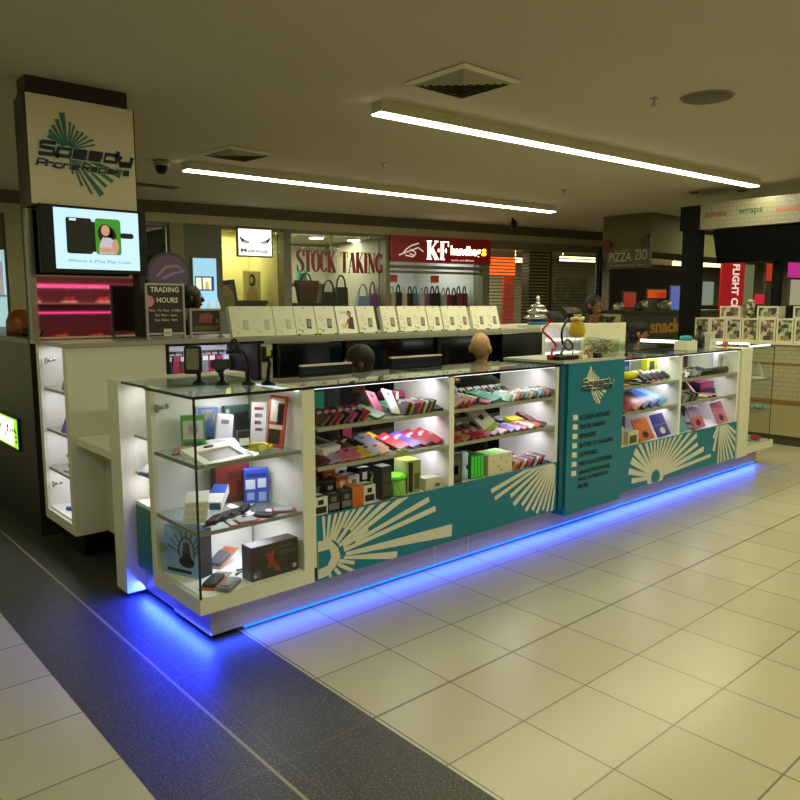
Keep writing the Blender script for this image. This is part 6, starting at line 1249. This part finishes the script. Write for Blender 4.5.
# ================================================================== people
def person(name_label, loc, heading, seated, skin, shirt, hair=None, cap=None, glasses=False, stool=None, tall=.92, low=0.):
    """faces local +X; loc is the point on the floor under the hips; one continuous skin made by fusing limbs"""
    t = root('person', name_label, 'person', loc); xf = Matrix.Translation(loc) @ Matrix.Rotation(heading, 4, 'Z')
    hip = .50-low if seated else tall; sh = hip+.50; hd = sh+.245
    def limbs(k=0., parts=('head', 'arms', 'legs', 'torso')):
        b = MB()
        if 'torso' in parts:
            b.lathe([(.02, hip-.08), (.13+k, hip-.06), (.15+k, hip+.02), (.135+k, hip+.16), (.155+k, hip+.32), (.165+k, hip+.44), (.12+k, hip+.51), (.05+k, hip+.55), (.01, hip+.56)], (0, 0, 0), 18, 0, .68, 1.12)
        if 'arms' in parts:
            for s in (1, -1):
                A = [(0, s*.185, sh-.02), (.03, s*.23, sh-.16), (.06, s*.235, sh-.29), (.17, s*.22, sh-.31), (.29, s*.17, sh-.30)]
                r = [.058, .05, .042, .037, .028]
                if k: A = A[:3]; r = [x+.012 for x in r[:3]]
                b.tube(A, r, 10)
                if not k:
                    b.ball((.33, s*.16, sh-.30), .04, sx=1.1, sy=1.0, sz=.45)
                    for f in range(4): b.tube([(.355, s*(.13+.02*f), sh-.30), (.40-.006*abs(f-1.5), s*(.127+.021*f), sh-.305), (.425-.008*abs(f-1.5), s*(.127+.021*f), sh-.325)], [.010, .009, .008], 6)
                    b.tube([(.32, s*.125, sh-.30), (.35, s*.095, sh-.305), (.375, s*.088, sh-.315)], [.012, .010, .008], 6)
        if 'legs' in parts:
            for s in (1, -1):
                P = [(0, s*.09, hip), (.22, s*.10, hip+.02), (.43, s*.10, hip), (.42, s*.10, hip-.24), (.40, s*.10, .09)] if seated else [(0, s*.09, hip), (.01, s*.095, hip-.24), (.0, s*.10, hip-.45), (-.01, s*.10, .28), (-.02, s*.10, .09)]
                b.tube(P, [x+k for x in (.09, .082, .06, .055, .042)], 12)
                if not k: b.ball((P[-1][0]+.07, s*.10, .04), .045, sx=2.6, sy=.95, sz=.85)
        if 'head' in parts:
            b.tube([(-.015, 0, sh), (.0, 0, sh+.06), (.012, 0, sh+.14)], [.062, .054, .056], 12)
            b.ball((-.01, 0, hd+.03), .098, sx=1.06, sy=.80, sz=1.05, n=20, k=14)          # skull
            b.lathe([(.02, hd-.115), (.048, hd-.095), (.066, hd-.04), (.072, hd+.03), (.03, hd+.05)], (.035, 0, 0), 16, 0, .85, .92)   # face and jaw
            b.tube([(.09, 0, hd+.03), (.118, 0, hd-.02), (.098, 0, hd-.028)], [.012, .016, .012], 8)  # nose
            b.tube([(.088, -.026, hd-.062), (.099, 0, hd-.06), (.088, .026, hd-.062)], [.007, .010, .007], 6)   # mouth
            for s in (1, -1):
                b.ball((-.012, s*.086, hd-.005), .034, sx=.6, sy=.42, sz=1.1); b.tube([(.075, s*.018, hd+.042), (.078, s*.045, hd+.04)], [.01, .008], 6)
        return b
    def fuse(b, vox, name, mat, par, vgroupcol=None):
        o = b.build('tmp', mat, loc=(0, 0, 0)); m = o.modifiers.new('r', 'REMESH'); m.mode = 'VOXEL'; m.voxel_size = vox
        s = o.modifiers.new('s', 'SMOOTH'); s.factor = .5; s.iterations = 3
        dg = bpy.context.evaluated_depsgraph_get(); ev = o.evaluated_get(dg); me = bpy.data.meshes.new_from_object(ev)
        bpy.data.objects.remove(o)
        rt = Matrix.Rotation(heading, 4, 'Z'); me.transform(rt)
        for p in me.polygons: p.use_smooth = True
        ob = bpy.data.objects.new(name, me); COL.objects.link(ob); ob.parent = par
        if not me.materials: me.materials.append(mat)
        return ob
    fuse(limbs(), .009, 'body', M(skin, .5), t)
    fuse(limbs(.014, ('torso', 'arms')), .011, 'shirt', M(shirt, .8), t)
    fuse(limbs(.013, ('legs',)), .012, 'trousers', M('#1c1c22', .8), t)
    d = MB(xf.copy())
    d.xf = xf
    for s in (1, -1): d.ball((.086, s*.031, hd+.024), .0105, 0, n=10, k=6)
    for s in (1, -1): d.ball((.095, s*.031, hd+.024), .0045, 1, n=8, k=5)
    d.build('eyes', [M('#d9d4c9', .3), M('#1a1210', .3)], t)
    if hair:
        b = MB(); b.ball((-.018, 0, hd+.045), .106, sx=1.03, sy=.84, sz=1.0, n=20, k=12); b.ball((-.05, 0, hd-.02), .085, sx=.75, sy=.95, sz=1.0)
        o = fuse(b, .010, 'hair', M(hair, .7), t)
    if cap:
        b = MB(); b.lathe([(.108, hd+.045), (.11, hd+.07), (.10, hd+.12), (.06, hd+.15), (.01, hd+.156)], (-.008, 0, 0), 20, 0, 1.02, .84)
        b.prism([(.08, -.07, hd+.048), (.16, -.055, hd+.04), (.19, 0, hd+.04), (.16, .055, hd+.04), (.08, .07, hd+.048)][::1], (0, 0, .008))
        b.xf = xf; b.build('cap', M(cap, .7), t)
    if glasses:
        g = MB(xf)
        for s in (1, -1): g.tube([(.103, s*.034+.024*math.cos(R(a)), hd+.022+.018*math.sin(R(a))) for a in range(0, 360, 30)], .0028, 5, closed=True).tube([(.103, s*.058, hd+.026), (.03, s*.084, hd+.03), (-.01, s*.088, hd+.02)], .0028, 5)
        g.tube([(.104, -.01, hd+.024), (.104, .01, hd+.024)], .0028, 5).build('glasses', BLACK, t)
    if seated:
        st = root('stool', stool, 'stool', loc)
        MB().lathe([(.17, .375), (.18, .40), (.16, .42)], (loc[0], loc[1], 0), 18).build('seat', BLACK, st)
        MB().lathe([(.025, .03), (.025, .375)], (loc[0], loc[1], 0), 10).build('column', STEEL, st)
        MB().lathe([(.2, 0), (.2, .015), (.03, .03)], (loc[0], loc[1], 0), 18).build('base', STEEL, st)
    return t
person('bald man in a dark shirt sitting inside the kiosk with his back turned', (4.47, 4.06, 0), R(22), True, '#b98a62', '#141416', stool='black stool under the bald man inside the kiosk')
person('dark haired person in a black shirt sitting inside the kiosk left of the bald man', (3.25, 4.13, 0), R(150), True, '#5a3626', '#0d0d0f', hair='#1b120d', low=.07, stool='black stool under the dark haired person inside the kiosk')
person('person with glasses in a dark top standing beyond the white shelf unit', (7.80, 5.22, 0), R(-95), False, '#6b4028', '#16161a', hair='#140f0c', glasses=True, tall=.84)
person('person in a black cap sitting beyond the far glass top', (8.22, 4.86, 0), R(-50), True, '#8a6248', '#1a1a1c', hair='#15110e', cap='#0d0d0e', stool='black stool under the person in the black cap')
person('black haired person standing far behind the promotion poster, facing right', (3.60, 7.42, 0), R(-30), False, '#2a1a12', '#101012', hair='#060607')

# ================================================================== the meat counter across the mall (seen in the column's polished panel)
t = root('meat_counter', 'butcher counter with pink lit trays across the mall, mirrored in the column', 'counter', (4.5, -3.3, 0))
MB().box(2.6, -3.6, 0, 6.6, -2.7, 1.0).build('base', M('#4a3a38', .5), t); MB().box(2.6, -3.62, 1.0, 6.6, -3.6, 2.1).build('back', M('#5a2c33', .5), t)
PK = M('#ff4fb0', .5, emit=2.5)
MB().box(2.6, -3.5, 1.93, 6.6, -3.47, 1.96).box(3.0, -2.75, 1.46, 6.4, -2.72, 1.485).build('light_tube', PK, t)
MB().box(2.6, -3.59, 1.62, 6.6, -3.3, 1.64).build('shelf', M('#a08b86', .4), t)
random.seed(4)
for i in range(12):
    x = 2.8+i*.3; y = -3.45 if i % 2 else -3.0; z = 1.641 if i % 2 else 1.0008
    place(MB().rslab(.24, .22, .03, .03, 0).ball((-.05, 0, .05), .06, 1, sz=.8).ball((.05, .02, .055), .06, 1, sz=.9), [M('#d6d0cc', .4), M(('#a81c22', '#c23a30', '#8c1520')[i % 3], .4)], 'meat_tray', 'tray of red meat cuts, %s along the butcher counter' % ORD[i], 'tray', (x, y, z), group='meat trays on the butcher counter')
area('meat_light', (4.5, -3.0, 1.9), (3.5, .2), 25, (1., .25, .5))

# ================================================================== lamps, world, camera
def fill_lamp(x, y, sx, sy, p): return area('fill_and_tube_light', (x, y, 2.97), (sx, sy), p*.82, (1., 1.05, .57))  # fill lamps added without fittings to lift the hall's ambient light
fill_lamp(3.0, 0.0, 5, .5, 100); fill_lamp(7.5, 1.0, 4, .5, 85); fill_lamp(-.6, 3.2, .5, 4, 30); fill_lamp(13, 5.2, 3, .6, 60); fill_lamp(3.4, -2.8, 4, .6, 45)
area('fill_and_tube_light', (6.2, 3.83, 2.905), (5.3, .1), 45, (1., 1., .6), (0, 0, math.atan2(-.385, 5.47)))
area('fill_and_tube_light', (6.1, 6.8, 2.905), (5.4, .1), 45, (1., 1., .58), (0, 0, math.atan2(-.38, 5.58)))
w = bpy.data.worlds.new('world'); SC.world = w; w.use_nodes = True
bg = w.node_tree.nodes['Background']; bg.inputs[0].default_value = (.80, .82, .42, 1); bg.inputs[1].default_value = .30
cam = bpy.data.cameras.new('camera'); co = bpy.data.objects.new('camera', cam); COL.objects.link(co); SC.camera = co
cam.sensor_width = 36; cam.sensor_fit = 'HORIZONTAL'; cam.lens = 735/800*36; cam.clip_end = 100; cam.clip_start = .05
pit = math.atan(95/735); yaw = R(48.5)
co.location = (0, 0, 1.6); co.rotation_euler = (PI/2-pit, 0, yaw-PI/2)
SC.view_settings.view_transform = 'Standard'; SC.view_settings.look = 'None'; SC.view_settings.exposure = .14; SC.view_settings.gamma = 1
SC.cycles.max_bounces = 7; SC.cycles.transparent_max_bounces = 24; SC.cycles.sample_clamp_indirect = 4
